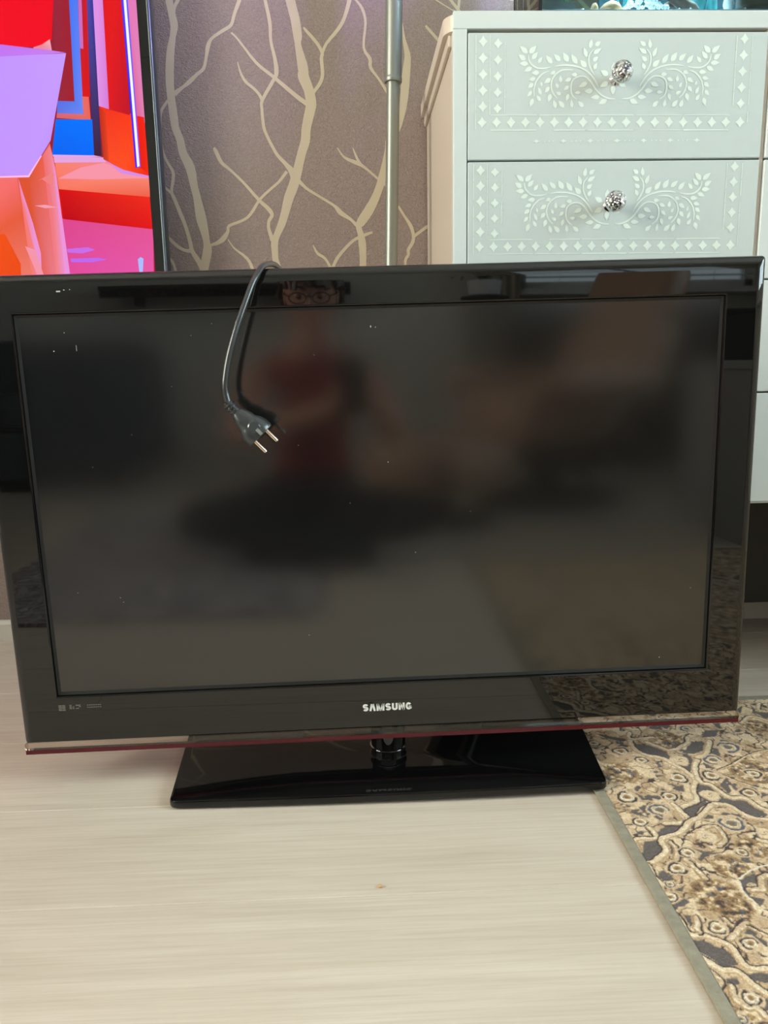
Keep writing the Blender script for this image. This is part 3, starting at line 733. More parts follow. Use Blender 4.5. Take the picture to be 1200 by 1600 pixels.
RUG_BANDS = [
 ([(.3665,.0717),(.3631,.0423),(.3747,.0225),(.3939,.0118),(.4064,-.0137),(.4149,-.0358),(.414,-.0503)],.0082,0),
 ([(.414,-.0503),(.4006,-.0733),(.3949,-.0959),(.3648,-.1123),(.3638,-.1386)],.007,0),
 ([(.4455,.0127),(.4275,-.0174),(.4194,-.0506),(.431,-.0636),(.4392,-.0914),(.4599,-.0966),(.4668,-.1156),(.4812,-.1308)],.0074,0),
 ([(.3889,.06),(.4021,.0443),(.4168,.0336),(.4456,.0509),(.4564,.0701)],.0074,0),
 ([(.4827,.0581),(.4609,.0209),(.4455,.0127)],.0088,0),
 ([(.3714,-.1576),(.3883,-.1246),(.4102,-.1081),(.4295,-.1112),(.4464,-.139),(.472,-.1475)],.0077,0),
 ([(.5601,.1101),(.586,.1305),(.6102,.1035)],.007,0),
 ([(.6215,.1781),(.609,.1519),(.631,.1415)],.006,0),
 ([(.3736,.0918),(.3688,.0715),(.404,.074)],.0061,0),
 ([(.3612,-.1011),(.3658,-.1387),(.3364,-.1419)],.0075,0),
 ([(.4569,-.0366),(.4684,-.0541),(.4878,-.0715),(.5087,-.0808)],.0036,1),
 ([(.4606,-.0241),(.4844,-.0127),(.5199,.012),(.5636,.0277)],.0034,1),
 ([(.2769,-.1878),(.2896,-.1719),(.3144,-.1706),(.3136,-.1501)],.0065,0),
 ([(.2828,-.2175),(.2961,-.2132),(.3164,-.1959),(.3201,-.1739),(.3481,-.1613),(.3674,-.1416),(.3868,-.1305),(.416,-.1033)],.008,0),
 ([(.4153,-.1049),(.4311,-.111),(.4455,-.1375),(.4722,-.1455)],.0079,0),
 ([(.2818,-.22),(.2814,-.2425),(.2855,-.2524)],.0097,0),
 ([(.3264,-.18),(.3275,-.1939),(.3198,-.2121)],.006,1),
 ([(.3653,-.1624),(.393,-.1524),(.3929,-.1787),(.3809,-.1891)],.0065,1),
 ([(.3296,-.2127),(.3338,-.2259),(.3378,-.2461)],.0068,1),
 ([(.3673,-.2516),(.373,-.2531),(.3684,-.2716),(.3722,-.2854),(.3696,-.2962),(.3839,-.3035)],.0024,2),
 ([(.3753,-.2484),(.3968,-.235),(.4243,-.2266)],.0022,2),
 ([(.3798,-.2677),(.392,-.2685),(.4003,-.25),(.4153,-.2461)],.0091,1),
 ([(.2755,-.2952),(.2834,-.3004),(.2835,-.3158),(.2863,-.3294),(.2988,-.3301),(.3087,-.3365),(.3167,-.3441),(.3182,-.354),(.3187,-.3675),(.3243,-.3744),(.345,-.3756)],.0073,0),
 ([(.2772,-.3501),(.2852,-.3601),(.2951,-.3739),(.3083,-.376),(.3124,-.3839),(.3157,-.3929),(.3266,-.4092)],.0069,0),
 ([(.2758,-.3649),(.2863,-.3798),(.2886,-.3876),(.2783,-.3968)],.0051,1),
 ([(.3015,-.3047),(.2951,-.324)],.0067,1),
 ([(.3299,-.308),(.3331,-.3174),(.3408,-.3193),(.351,-.3124)],.0052,1),
 ([(.3239,-.336),(.3415,-.3224),(.3498,-.3169)],.0074,1),
 ([(.3496,-.3214),(.3633,-.3384)],.004,1),
 ([(.295,-.3929),(.292,-.4048),(.2963,-.4156),(.3062,-.4185),(.3089,-.4277)],.0069,1),
]
RUG_ROSETTES = [
 (.3649,-.0844,.0109,0),
 (.395,-.0407,.0127,0),
 (.4639,.0022,.0132,1),
 (.4716,-.0841,.0122,0),
 (.3403,-.1142,.0134,1),
 (.3421,.0366,.0122,0),
 (.3628,.0095,.0096,0),
 (.5017,.037,.0155,1),
 (.443,-.0378,.0127,0),
 (.3102,.0633,.0096,0),
 (.3094,-.0825,.013,0),
 (.5011,-.0376,.011,0),
 (.466,.0981,.0099,1),
 (.4187,-.0854,.0101,2),
 (.4164,.0047,.0109,2),
 (.3379,-.2013,.0097,0),
 (.3151,-.2273,.0107,0),
 (.3735,-.1717,.0097,2),
 (.4167,-.1479,.0149,1),
 (.3058,-.1374,.0093,0),
 (.2885,-.2723,.008,0),
 (.446,-.1707,.0087,2),
 (.2964,-.253,.0053,1),
 (.4009,-.2041,.0077,0),
 (.3165,-.3201,.0094,0),
 (.3387,-.3426,.0092,0),
 (.3065,-.4069,.0084,0),
 (.2874,-.4276,.0055,1),
]
RUG_MEDALLIONS = [
 (.4211,.0677,.0265),
 (.5043,-.0315,.0332),
 (.3172,-.0225,.0288),
 (.3389,-.2743,.0291),
 (.3754,-.2286,.0211),
 (.3479,-.2917,.0211),
 (.2872,-.4298,.0138),
 (.5767,.0979,.0223),
 (.4165,-.1969,.0185),
]
CABLE = [(-.1227,.075,.6511),(-.1247,.072,.6755),(-.127,.066,.6878),(-.1314,.045,.693),(-.1371,.022,.6918),(-.1428,0,.6862),(-.1476,-.016,.6758),(-.154,-.026,.6615),(-.1639,-.036,.6343),(-.1734,-.043,.6074),(-.1819,-.047,.5792),(-.1866,-.049,.5576),(-.1885,-.05,.5418),(-.1866,-.05,.5281),(-.1832,-.05,.5204)]
# ------------------------------------------------------------------ room shell
XL, XR, YB, YW, H = -2.4, 2.6, -3.55, .608, 2.55
obj('ceiling', nbox(XL - .1, XR + .1, YB - .1, YW + .1, H, H + .1), M_CEIL, kind='structure')
wall_back = obj('wall_back', nbox(XL - .1, XR + .1, YW, YW + .1, 0, H), M_WALLPAPER, kind='structure')
bm = bmesh.new()
LY0, LY1, LZ0, LZ1 = -1.75, -.35, .85, 2.3
box(bm, XL - .1, XL, YB, LY0, 0, H)
box(bm, XL - .1, XL, LY1, YW, 0, H)
box(bm, XL - .1, XL, LY0, LY1, 0, LZ0)
box(bm, XL - .1, XL, LY0, LY1, LZ1, H)
obj('wall_left', bm, M_WHITE, kind='structure')
bm = bmesh.new()
WX0, WX1, WZ0, WZ1 = .92, 2.3, .96, 2.25
box(bm, XL - .1, WX0, YB - .1, YB, 0, H)
box(bm, WX1, XR + .1, YB - .1, YB, 0, H)
box(bm, WX0, WX1, YB - .1, YB, 0, WZ0)
box(bm, WX0, WX1, YB - .1, YB, WZ1, H)
obj('wall_front', bm, M_WHITE, kind='structure')
bm = bmesh.new()
SY0, SY1, SZ0, SZ1 = -2.1, -.2, .85, 2.3
box(bm, XR, XR + .1, YB, SY0, 0, H)
box(bm, XR, XR + .1, SY1, YW, 0, H)
box(bm, XR, XR + .1, SY0, SY1, 0, SZ0)
box(bm, XR, XR + .1, SY0, SY1, SZ1, H)
obj('wall_right', bm, M_WHITE, kind='structure')


def window(name, u0, u1, z0, z1, place):
    """frame bars and panes; place maps (u, depth, z) boxes into the wall"""
    bm = bmesh.new()
    for a, b, c, d in ((u0, u0 + .05, z0, z1), (u1 - .05, u1, z0, z1), (u0, u1, z0, z0 + .05), (u0, u1, z1 - .05, z1), ((u0 + u1) / 2 - .03, (u0 + u1) / 2 + .03, z0, z1)):
        place(bm, a, b, .02, .08, c, d)
    w = obj(name, bm, M_BLIND, kind='structure')
    for a, b in ((u0 + .05, (u0 + u1) / 2 - .03), ((u0 + u1) / 2 + .03, u1 - .05)):
        bm = bmesh.new()
        place(bm, a, b, .045, .055, z0 + .05, z1 - .05)
        obj('pane', bm, M_PANE, w)
    bm = bmesh.new()
    place(bm, u0 - .05, u1 + .05, -.12, .0, z0 - .03, z0)
    obj('sill', bm, M_BLIND, w)
    return w


window('window_1', WX0, WX1, WZ0, WZ1, lambda bm, a, b, d0, d1, c, d: box(bm, a, b, YB - d1, YB - d0, c, d))
window('added_window_2', SY0, SY1, SZ0, SZ1, lambda bm, a, b, d0, d1, c, d: box(bm, XR + d0, XR + d1, a, b, c, d))  # unseen right-hand window, added for more daylight
window('added_window_3', LY0, LY1, LZ0, LZ1, lambda bm, a, b, d0, d1, c, d: box(bm, XL - d1, XL - d0, a, b, c, d))  # unseen left-hand window, added to let in warm light
# baseboards with a sloping top
for nm, mk in (('baseboard_back', lambda a, b: [(XL, a, b), (XR, a, b)]), ):
    bm = bmesh.new()
    prof = [(.6, 0), (.6, .036), (.604, .043), (.608, .045), (.608, 0)]
    A = [bm.verts.new((XL, y, z)) for y, z in prof]
    B = [bm.verts.new((XR, y, z)) for y, z in prof]
    for i in range(5):
        bm.faces.new((A[i], B[i], B[(i + 1) % 5], A[(i + 1) % 5]))
    bm.faces.new(A)
    bm.faces.new(list(reversed(B)))
    obj(nm, bm, M_BASE, kind='structure')
obj('baseboard_left', nbox(XL, XL + .012, YB + .012, .6, 0, .045, .003), M_BASE, kind='structure')
obj('baseboard_front', nbox(XL + .012, XR - .012, YB, YB + .012, 0, .045, .003), M_BASE, kind='structure')
obj('baseboard_right', nbox(XR - .012, XR, YB + .012, .6, 0, .045, .003), M_BASE, kind='structure')

# floor of separate planks
floor = obj('floor', nbox(XL, XR, YB, YW, -.03, -.009), M_MATTE, kind='structure')
PW, PL = .19, 1.285
plank_bm = nbox(0, PL - .0006, 0, PW - .0006, -.009, 0, .0007, 1)
plank_me = None
row = 0
y = -.0557 - PW * 19
rnd = random.Random(3)
while y < YW:
    y0, y1 = max(y, YB), min(y + PW, YW)
    off = {16: .30, 17: .66, 18: .81, 19: .87, 20: .30, 21: .45, 22: .38}.get(row, rnd.random() * PL)
    x = XL - (abs(off) % PL)
    while x < XR:
        x0, x1 = max(x, XL), min(x + PL, XR)
        if x1 - x0 > .02 and y1 - y0 > .01:
            full = abs(x1 - x0 - PL) < 1e-6 and abs(y1 - y0 - PW) < 1e-6
            if full and plank_me:
                o = bpy.data.objects.new('plank', plank_me)
                COL.objects.link(o)
                o.parent = floor
                o.location = (x0, y0, 0)
            else:
                b2 = nbox(0, x1 - x0 - .0006, 0, y1 - y0 - .0006, -.009, 0, .0007, 1)
                o = obj('plank', b2, M_PLANK, floor, loc=(x0, y0, 0))
                if full:
                    plank_me = o.data
        x += PL
    y += PW
    row += 1

# wallpaper branches printed on the wall
bm = bmesh.new()
for i, P in enumerate(BRANCHES):
    ribbon(bm, P, YW - .0003 - i * 4e-6, 3)
rnd = random.Random(11)


def twig(x, z, ang, w, n, depth):
    P = []
    for k in range(n):
        P.append((x, z, w * (1 - .55 * k / n) * rnd.uniform(.85, 1.2)))
        if depth < 2 and k > 0 and rnd.random() < .5:
            twig(x, z, ang + rnd.choice((-1, 1)) * rnd.uniform(.5, .9), w * .45, rnd.randint(4, 7), depth + 1)
        x += math.sin(ang) * .075
        z += math.cos(ang) * .075
        ang += rnd.uniform(-.32, .32) - ang * .12
        if z > H - .05 or not (XL + .05 < x < XR - .05) or (-.45 < x < .3 and .35 < z < 1.2):
            break
    if len(P) > 2:
        ribbon(bm, P, YW - .0005 - rnd.random() * 2e-4, 2)


for x0 in np.arange(-2.25, 2.5, .3):
    if -.5 < x0 < .3:
        twig(x0, .06, rnd.uniform(-.3, .3), .014, 5, 1)
    else:
        twig(x0 + rnd.uniform(-.05, .05), .06, rnd.uniform(-.3, .3), .016, 34, 0)
for P in BRANCHES:                     # grow on above the part seen
    for e, f in ((P[0], P[1]), (P[-1], P[-2])):
        if e[1] > 1.22:
            twig(e[0], e[1], math.atan2(e[0] - f[0], e[1] - f[1]), e[2] * 1.15, 18, 1)
obj('branch_print', bm, M_BRANCH, wall_back)

# ------------------------------------------------------------------ patterned rug
RX0, RX1, RY0, RY1 = .2715, 1.72, -1.22, .2045


def vnoise(X, Y, seed):
    rs = np.random.RandomState(seed)
    g = rs.rand(256, 256)
    xi, yi = np.floor(X).astype(int), np.floor(Y).astype(int)
    fx, fy = X - xi, Y - yi
    fx, fy = fx * fx * (3 - 2 * fx), fy * fy * (3 - 2 * fy)
    a, b, c, d = g[yi % 256, xi % 256], g[yi % 256, (xi + 1) % 256], g[(yi + 1) % 256, xi % 256], g[(yi + 1) % 256, (xi + 1) % 256]
    return (a * (1 - fx) + b * fx) * (1 - fy) + (c * (1 - fx) + d * fx) * fy


def fbm(X, Y, s, seed, o=3):
    t, amp, tot = 0, 1, 0
    for k in range(o):
        t = t + amp * vnoise(X * s * 2 ** k + 17.3 * k, Y * s * 2 ** k + 5.1 * k, seed + k)
        tot += amp
        amp *= .5
    return t / tot


def inpoly(X, Y, P):
    r = np.zeros(X.shape, bool)
    n = len(P)
    for i in range(n):
        x1, y1 = P[i]
        x2, y2 = P[(i + 1) % n]
        if y1 == y2:
            continue
        c = ((y1 > Y) != (y2 > Y)) & (X < (x2 - x1) * (Y - y1) / (y2 - y1) + x1)
        r ^= c
    return r


def pdist(X, Y, P):
    d = np.full(X.shape, 9.)
    side = np.zeros(X.shape)
    for (x1, y1), (x2, y2) in zip(P, P[1:]):
        dx, dy = x2 - x1, y2 - y1
        t = np.clip(((X - x1) * dx + (Y - y1) * dy) / (dx * dx + dy * dy + 1e-12), 0, 1)
        e = np.hypot(X - x1 - t * dx, Y - y1 - t * dy)
        m = e < d
        d = np.where(m, e, d)
        side = np.where(m, np.sign(dx * (Y - y1) - dy * (X - x1)), side)
    return d, side


def smooth2(P):
    return [(p.x, p.y) for p in catmull([(x, y, 0) for x, y in P], 4)]


def lc(r, g, b):
    return np.array([lin(r), lin(g), lin(b)])


def rug_color(X, Y):
    """colour and relative pile height at floor points"""
    # the pattern repeats mirrored in both directions
    px_, py_ = .40, .64
    U = np.abs((X - RX0 + px_) % (2 * px_) - px_)
    X = RX0 + np.minimum(U, px_)
    V = np.abs((RY1 - Y + py_) % (2 * py_) - py_)
    Y = RY1 - V
    wx = (fbm(X, Y, 160, 5) - .5) * .0034
    wy = (fbm(X, Y, 160, 9) - .5) * .0034
    Xw, Yw = X + wx, Y + wy
    n1 = fbm(X, Y, 60, 21)
    n2 = fbm(Xw, Yw, 46, 31)
    n3 = fbm(X, Y, 240, 41)
    n4 = fbm(Xw, Yw, 75, 51)
    tan, sand, cream, pale = lc(202, 170, 134), lc(222, 194, 160), lc(240, 215, 180), lc(248, 232, 206)
    ground, dark, brown, gold = lc(108, 99, 96), lc(80, 66, 62), lc(140, 108, 80), lc(178, 146, 104)
    blue, slate = lc(98, 104, 118), lc(122, 128, 124)
    m = np.clip((n1 - .35) / .3, 0, 1)[..., None]
    C = tan * (1 - m) + sand * m
    Z = np.full(X.shape, .6)

    def put(mask, col, z=None):
        nonlocal C, Z
        C = np.where(mask[..., None], col, C)
        if z is not None:
            Z = np.where(mask, z, Z)
    # small floral scribble: contour lines of noise, cream petals
    put((n4 > .58), cream, .75)
    put(np.abs(n2 - .5) < .022, dark, .4)
    put(np.abs(n4 - .43) < .013, brown, .45)
    put((n2 > .67) & (n4 < .52), ground, .4)
    for cx, cy, R in RUG_MEDALLIONS:
        d = np.hypot(Xw - cx, (Yw - cy) * 1.0) / R
        sp = fbm(X, Y, 190, 61)
        put((d < 1) & (sp > .42), gold, .6)
        put((d < .9) & (sp > .54), brown, .5)
        put((d < .85) & (sp < .34), cream, .7)
        put((d < .8) & (sp > .66), dark, .4)
        put((d < .8) & (np.abs(fbm(X, Y, 110, 66) - .3) < .035), blue, .5)
    for P in RUG_GROUND:
        x, y = [p[0] for p in P], [p[1] for p in P]
        put(inpoly(Xw, Yw, P), ground, .25)
    for P, w, t in RUG_BANDS:
        d, side = pdist(Xw, Yw, smooth2(P))
        h = w / 2 * 1.12
        if t == 2:
            put(d < h, pale, 1)
            continue
        put((d < h + .0022) & (side > 0), dark, .3)
        put(d < h, sand if t else cream, .95)
        put((d < h * .95) & (d > h * .45) & (side < 0), tan if t == 0 else gold, .85)
        put((d < h * .35) & (n3 > .52), pale, 1)
    for cx, cy, R, t in RUG_ROSETTES:
        dx, dy = Xw - cx, Yw - cy
        d = np.hypot(dx, dy) / R
        a = np.arctan2(dy, dx)
        wob = 1 + .07 * np.sin(a * 3 + cx * 90) + .25 * (n3 - .5)
        d = d / wob
        put(d < 1.25, sand, .85)
        if t == 2:
            put(d < 1.1, cream, .95)
            put((d < .55) & (np.abs(np.sin(a + d * 5)) < .35), brown, .5)
            continue
        put((d < 1.0) & (np.sin(a + 1.2 + cx * 50) > -.75), blue if t == 1 else dark, .3)
        put((d < .74), pale if t == 0 else cream, 1)
        put((d < .74) & (np.abs(np.sin(a * 1.0 + d * 7)) < .16), brown, .5)
        put((d < .40), slate if t == 1 else gold, .7)
        put((d < .22), brown, .5)
    g = (.90 + .2 * n3)[..., None]
    return C * g, Z


def rug_patch(name, x0, x1, y0, y1, step, parent):
    nx, ny = int(round((x1 - x0) / step)) + 1, int(round((y1 - y0) / step)) + 1
    xs, ys = np.linspace(x0, x1, nx), np.linspace(y0, y1, ny)
    X, Y = np.meshgrid(xs, ys)
    C, Z = 0, 0
    for dx, dy in ((-.25, -.25), (.25, -.25), (-.25, .25), (.25, .25)):
        c4, z4 = rug_color(X + dx * step, Y + dy * step)
        C, Z = C + c4 / 4, Z + z4 / 4
    co = np.stack([X, Y, .0026 + .0018 * Z], -1).reshape(-1, 3)
    idx = np.arange(nx * ny).reshape(ny, nx)
    F = np.stack([idx[:-1, :-1], idx[:-1, 1:], idx[1:, 1:], idx[1:, :-1]], -1).reshape(-1, 4)
    me = bpy.data.meshes.new(name)
    me.vertices.add(len(co))
    me.vertices.foreach_set('co', co.ravel())
    me.loops.add(F.size)
    me.loops.foreach_set('vertex_index', F.ravel().astype(np.int32))
    me.polygons.add(len(F))
    me.polygons.foreach_set('loop_start', np.arange(0, F.size, 4, dtype=np.int32))
    me.update(calc_edges=True)
    at = me.color_attributes.new('Col', 'FLOAT_COLOR', 'POINT')
    rgba = np.concatenate([C.reshape(-1, 3), np.ones((len(co), 1))], 1).astype(np.float32)
    at.data.foreach_set('color', rgba.ravel())
    me.materials.append(M_RUG)
    o = bpy.data.objects.new(name, me)
    COL.objects.link(o)
    o.parent = parent
    o['kind'] = 'stuff'
    return o


rug = thing('patterned_rug', 'cream and grey floral rug with grey-green bound edge, right of the floor', 'rug')
BW = .014
obj('backing', nbox(RX0 + .002, RX1 - .002, RY0 + .002, RY1 - .002, .0002, .0024), M_BIND, rug)
rug_patch('pile', RX0 + BW, .70, -.46, RY1 - BW, .0013, rug)
rug_patch('pile', .70, RX1 - BW, -.46, RY1 - BW, .006, rug)
rug_patch('pile', RX0 + BW, RX1 - BW, RY0 + BW, -.46, .006, rug)
for x0, x1, y0, y1 in ((RX0, RX0 + BW, RY0, RY1), (RX1 - BW, RX1, RY0, RY1), (RX0 + BW, RX1 - BW, RY1 - BW, RY1), (RX0 + BW, RX1 - BW, RY0, RY0 + BW)):
    obj('binding', nbox(x0, x1, y0, y1, .0003, .0048, .0015, 2), M_BIND, rug)

# ------------------------------------------------------------------ television on the floor
D = math.radians(.69)
tv = thing('television', 'large glossy black flat-screen television standing on the floor, switched off', 'television', (0, 0, 0))
ROLLM = Matrix.Translation((0, 0, .056)) @ Matrix.Rotation(-D, 4, 'Y')


def tvobj(name, bm, m, parent=tv, smooth=False):
    bmesh.ops.transform(bm, matrix=ROLLM, verts=bm.verts)
    return obj(name, bm, m, parent, smooth)


S0, S1, HW = .0155, .6305, .4962
bm = bmesh.new()
LS = [rrect(-HW + .004, HW - .004, S0 + .002, S1 - .004, .003, .046),
      rrect(-HW, HW, S0, S1, .004, .038),
      rrect(-HW, HW, S0, S1, .004, .010),
      rrect(-HW + .0008, HW - .0008, S0 + .0004, S1 - .0012, .0038, .006),
      rrect(-HW + .003, HW - .003, S0 + .001, S1 - .004, .0034, .0028),
      rrect(-HW + .007, HW - .007, S0 + .002, S1 - .009, .003, .0008),
      rrect(-HW + .012, HW - .012, S0 + .003, S1 - .016, .0025, 0)]
SX, SA, SB = .4432, .0838, .582
LS += [rrect(-HW + .0128, HW - .0128, S0 + .0038, S1 - .0168, .0025, 0), rrect(-SX - .0033, SX + .0033, SA - .0033, SB + .0033, .0018, 0), rrect(-SX - .0025, SX + .0025, SA - .0025, SB + .0025, .0016, 0),
       rrect(-SX - .0015, SX + .0015, SA - .0015, SB + .0015, .0012, .0006),
       rrect(-SX - .0005, SX + .0005, SA - .0005, SB + .0005, .001, .006)]
loops(bm, LS)
tvobj('bezel', bm, M_GLOSS, smooth=40)
bm = bmesh.new()
loops(bm, [rrect(-SX - .0003, SX + .0003, SA - .0003, SB + .0003, .001, .0035), rrect(-SX + .0032, SX - .0032, SA + .0036, SB - .0032, .001, .0052), rrect(-SX + .0032, SX - .0032, SA + .0036, SB - .0032, .001, .009)])
tvobj('screen_gasket', bm, M_MATTE)
tvobj('screen', nbox(-SX + .0004, SX - .0004, .0055, .0095, SA + .0004, SB - .0004), M_PANEL)
bm = bmesh.new()
loops(bm, [rrect(-HW + .006, HW - .006, S0 + .003, S1 - .006, .010, .0455), rrect(-HW + .012, HW - .012, S0 + .006, S1 - .012, .012, .060), rrect(-.40, .40, .08, .56, .03, .080)], close1=True)
tvobj('back_shell', bm, M_MATTE, smooth=30)
clear = tvobj('clear_strip', nbox(-HW + .0012, HW - .0012, .0012, .0072, 0.0062, S0), M_CLEAR)
tvobj('strip_end', nbox(-HW + .0006, -HW + .0030, .0008, .0076, .0064, S0 - .0003, .0004, 1), M_CLEAR, clear)
tvobj('strip_end', nbox(HW - .0030, HW - .0006, .0008, .0076, .0064, S0 - .0003, .0004, 1), M_CLEAR, clear)
tvobj('red_edge', nbox(-HW + .0012, HW - .0012, .0010, .0074, 0, .0060), M_RED)

# maker's lettering: stroke letters, each a flat raised print
LH, LT = .0102, .0026


def stroke(bm, P, w, close=False):
    n = len(P)
    A, B = [], []
    for i in range(n):
        p = Vector(P[i])
        d0 = (p - Vector(P[i - 1])).normalized() if (i or close) else None
        d1 = (Vector(P[(i + 1) % n]) - p).normalized() if (i < n - 1 or close) else None
        d0 = d0 or d1
        d1 = d1 or d0
        t = (d0 + d1).normalized()
        nn = Vector((-t.y, t.x))
        k = w / 2 / max(.45, nn.dot(Vector((-d0.y, d0.x))))
        A.append(p + nn * k)
        B.append(p - nn * k)
    for y in (0, ):
        a = [bm.verts.new((v.x, -.0004, v.y)) for v in A]
        b = [bm.verts.new((v.x, -.0004, v.y)) for v in B]
        a2 = [bm.verts.new((v.x, 0.0002, v.y)) for v in A]
        b2 = [bm.verts.new((v.x, 0.0002, v.y)) for v in B]
        for i in range(n - 1):
            bm.faces.new((a[i], a[i + 1], b[i + 1], b[i]))
            bm.faces.new((a[i], a2[i], a2[i + 1], a[i + 1]))
            bm.faces.new((b[i], b[i + 1], b2[i + 1], b2[i]))


def letters(text, x, z, h, w, gap, parent):
    W = {'S': .70, 'A': .78, 'M': .98, 'U': .72, 'N': .76, 'G': .74}
    lets = []
    for ch in text:
        bm = bmesh.new()
        cw = W[ch] * h
        e = w / 2
        if ch == 'S':
            c = cw / 2
            P = []
            r = (h - w) / 4
            for a in range(20, 271, 25):
                P.append((c + (c - e) * math.cos(math.radians(a)), h - e - r + r * math.sin(math.radians(a))))
            for a in range(65, -161, -25):
                P.append((c + (c - e) * math.cos(math.radians(a)), e + r + r * math.sin(math.radians(a))))
            stroke(bm, P, w)
        elif ch == 'A':
            stroke(bm, [(e * .9, 0), (cw / 2 - w * .2, h)], w)
            stroke(bm, [(cw / 2 + w * .2, h), (cw - e * .9, 0)], w)
        elif ch == 'M':
            stroke(bm, [(e, 0), (e, h)], w)
            stroke(bm, [(e * 1.2, h), (cw / 2, 0)], w * .8)
            stroke(bm, [(cw / 2, 0), (cw - e * 1.2, h)], w * .8)
            stroke(bm, [(cw - e, h), (cw - e, 0)], w)
        elif ch == 'U':
            P = [(e, h), (e, cw * .42)]
            for a in range(200, 341, 20):
                P.append((cw / 2 + (cw / 2 - e) * math.cos(math.radians(a)), cw * .42 + (cw * .42 - e) * math.sin(math.radians(a))))
            P += [(cw - e, cw * .42), (cw - e, h)]
            stroke(bm, P, w)
        elif ch == 'N':
            stroke(bm, [(e, 0), (e, h)], w)
            stroke(bm, [(e, h), (cw - e, 0)], w * .9)
            stroke(bm, [(cw - e, 0), (cw - e, h)], w)
        elif ch == 'G':
            c = cw / 2
            r = (h - w) / 2
            P = [(c + (c - e) * math.cos(math.radians(a)), h / 2 + r * math.sin(math.radians(a))) for a in range(35, 326, 20)]
            P += [(cw - e, h * .24), (cw - e, h * .46)]
            stroke(bm, P, w)
            stroke(bm, [(cw - e * .2, h * .44), (c + .0002, h * .44)], w * .75)
        lets.append((bm, x))
        x += cw + gap
    return lets, x


lets, xe = letters('SAMSUNG', 0, 0, LH, LT, .0012, None)
sc_ = .0672 / (xe - .0012)
plate = None
for i, (bm, x) in enumerate(lets):
    for v in bm.verts:
        v.co.x = -.0329 + (v.co.x + x) * sc_
        v.co.z = .0420 + v.co.z * 1.02
        v.co.y -= .0001
    tvobj('letter', bm, M_LETTER)
# faint feature prints under the left corner of the screen
bm = bmesh.new()
for k in range(4):
    for j in range(2):
        box(bm, -.4435 + j * .0048, -.4435 + j * .0048 + .0042, -.0002, .0001, .0625 + k * .0022, .0625 + k * .0022 + .0014)
tvobj('feature_print', bm, M_MARK)
bm = bmesh.new()
for k in range(3):
    for j, wd in enumerate((.0038, .0026, .005, .003)):
        if (k + j) % 4 != 3:
            box(bm, -.4290 + j * .0042, -.4290 + j * .0042 + wd * .8, -.0002, .0001, .0645 + k * .0022, .0645 + k * .0022 + .0014)
tvobj('feature_print', bm, M_MARK)
bm = bmesh.new()
for k in range(2):
    for j in range(7):
        box(bm, -.4055 + j * .0028, -.4055 + j * .0028 + .002, -.0002, .0001, .0655 + k * .0032, .0655 + k * .0032 + .0011)
tvobj('feature_print', bm, M_MARK)

# a few specks of dust and a short scratch on the screen
rnd = random.Random(8)
bm = bmesh.new()
for x, z, w, h in [(-.400, .538, .0014, .0014), (-.372, .541, .0005, .007), (-.385, .560, .001, .001), (-.005, .557, .0012, .0024), (.001, .556, .0009, .0012), (.012, .385, .0012, .0012), (.045, .263, .0010, .0010), (.38, .10, .001, .001)] + [(rnd.uniform(-.42, .42), rnd.uniform(.1, .57), .0007, .0007) for _ in range(14)]:
    box(bm, x - w / 2, x + w / 2, .0053, .0056, z - h / 2, z + h / 2)
tvobj('dust_speck', bm, M_DUST)['kind'] = 'stuff'
bm = bmesh.new()
for x, z, w, h in [(-.385, .609, .0050, .0016), (-.378, .6105, .0016, .001), (-.371, .6108, .001, .001)]:
    box(bm, x - w / 2, x + w / 2, -.0001, .0002, z - h / 2, z + h / 2)
tvobj('dust_speck', bm, M_DUST)['kind'] = 'stuff'

# stand: glossy foot plate, round neck
bm = bmesh.new()


def plate_loop(ins, z):
    P = []
    x0, x1, xb, yf, yb, r = -.2892 + ins, .2892 - ins, .305 - ins, -.0685 + ins, .178 - ins, .010
    n = 14
    for i in range(n + 1):   # front edge, a shallow bow
        t = i / n
        P.append((x0 + r + (x1 - x0 - 2 * r) * t, yf - .0042 * (1 - (2 * t - 1) ** 2), z))
    for a in (-60, -30, 0):
        P.append((x1 - r + r * math.cos(math.radians(a)), yf + r + r * math.sin(math.radians(a)), z))
    P += [(xb, yb - .02, z), (xb - .006, yb - .006, z), (xb - .02, yb, z), (-xb + .02, yb, z), (-xb + .006, yb - .006, z), (-xb, yb - .02, z)]
    for a in (180, 210, 240):
        P.append((x0 + r + r * math.cos(math.radians(a)), yf + r + r * math.sin(math.radians(a)), z))
    return P


loops(bm, [plate_loop(.004, .0005), plate_loop(.0005, .003), plate_loop(0, .005), plate_loop(0, .0105), plate_loop(.0008, .0122), plate_loop(.0030, .0132)], close0=True, close1=True)
bmesh.ops.transform(bm, matrix=Matrix.Rotation(math.radians(-.25), 4, 'Z') @ Matrix.Translation((-.289, 0, 0)) @ Matrix.Rotation(math.radians(-.52), 4, 'Y') @ Matrix.Translation((.289, 0, 0)), verts=bm.verts)
obj('stand_base', bm, M_FOOT, tv, 35)
neck = obj('stand_neck', lathe(bmesh.new(), [(.030, .0128), (.0295, .0145), (.0255, .0165), (.0245, .020), (.0245, .088)], 40, Matrix.Translation((.002, .036, 0))), M_GLOSS, tv, 40)
obj('neck_ring', lathe(bmesh.new(), [(.0252, .0290), (.0262, .0295), (.0262, .0303), (.0252, .0308)], 40, Matrix.Translation((.002, .036, 0))), M_CHROME, neck, 40)
tvobj('neck_bracket', nbox(-.10, .10, .017, .075, .03, .075, .004), M_MATTE)

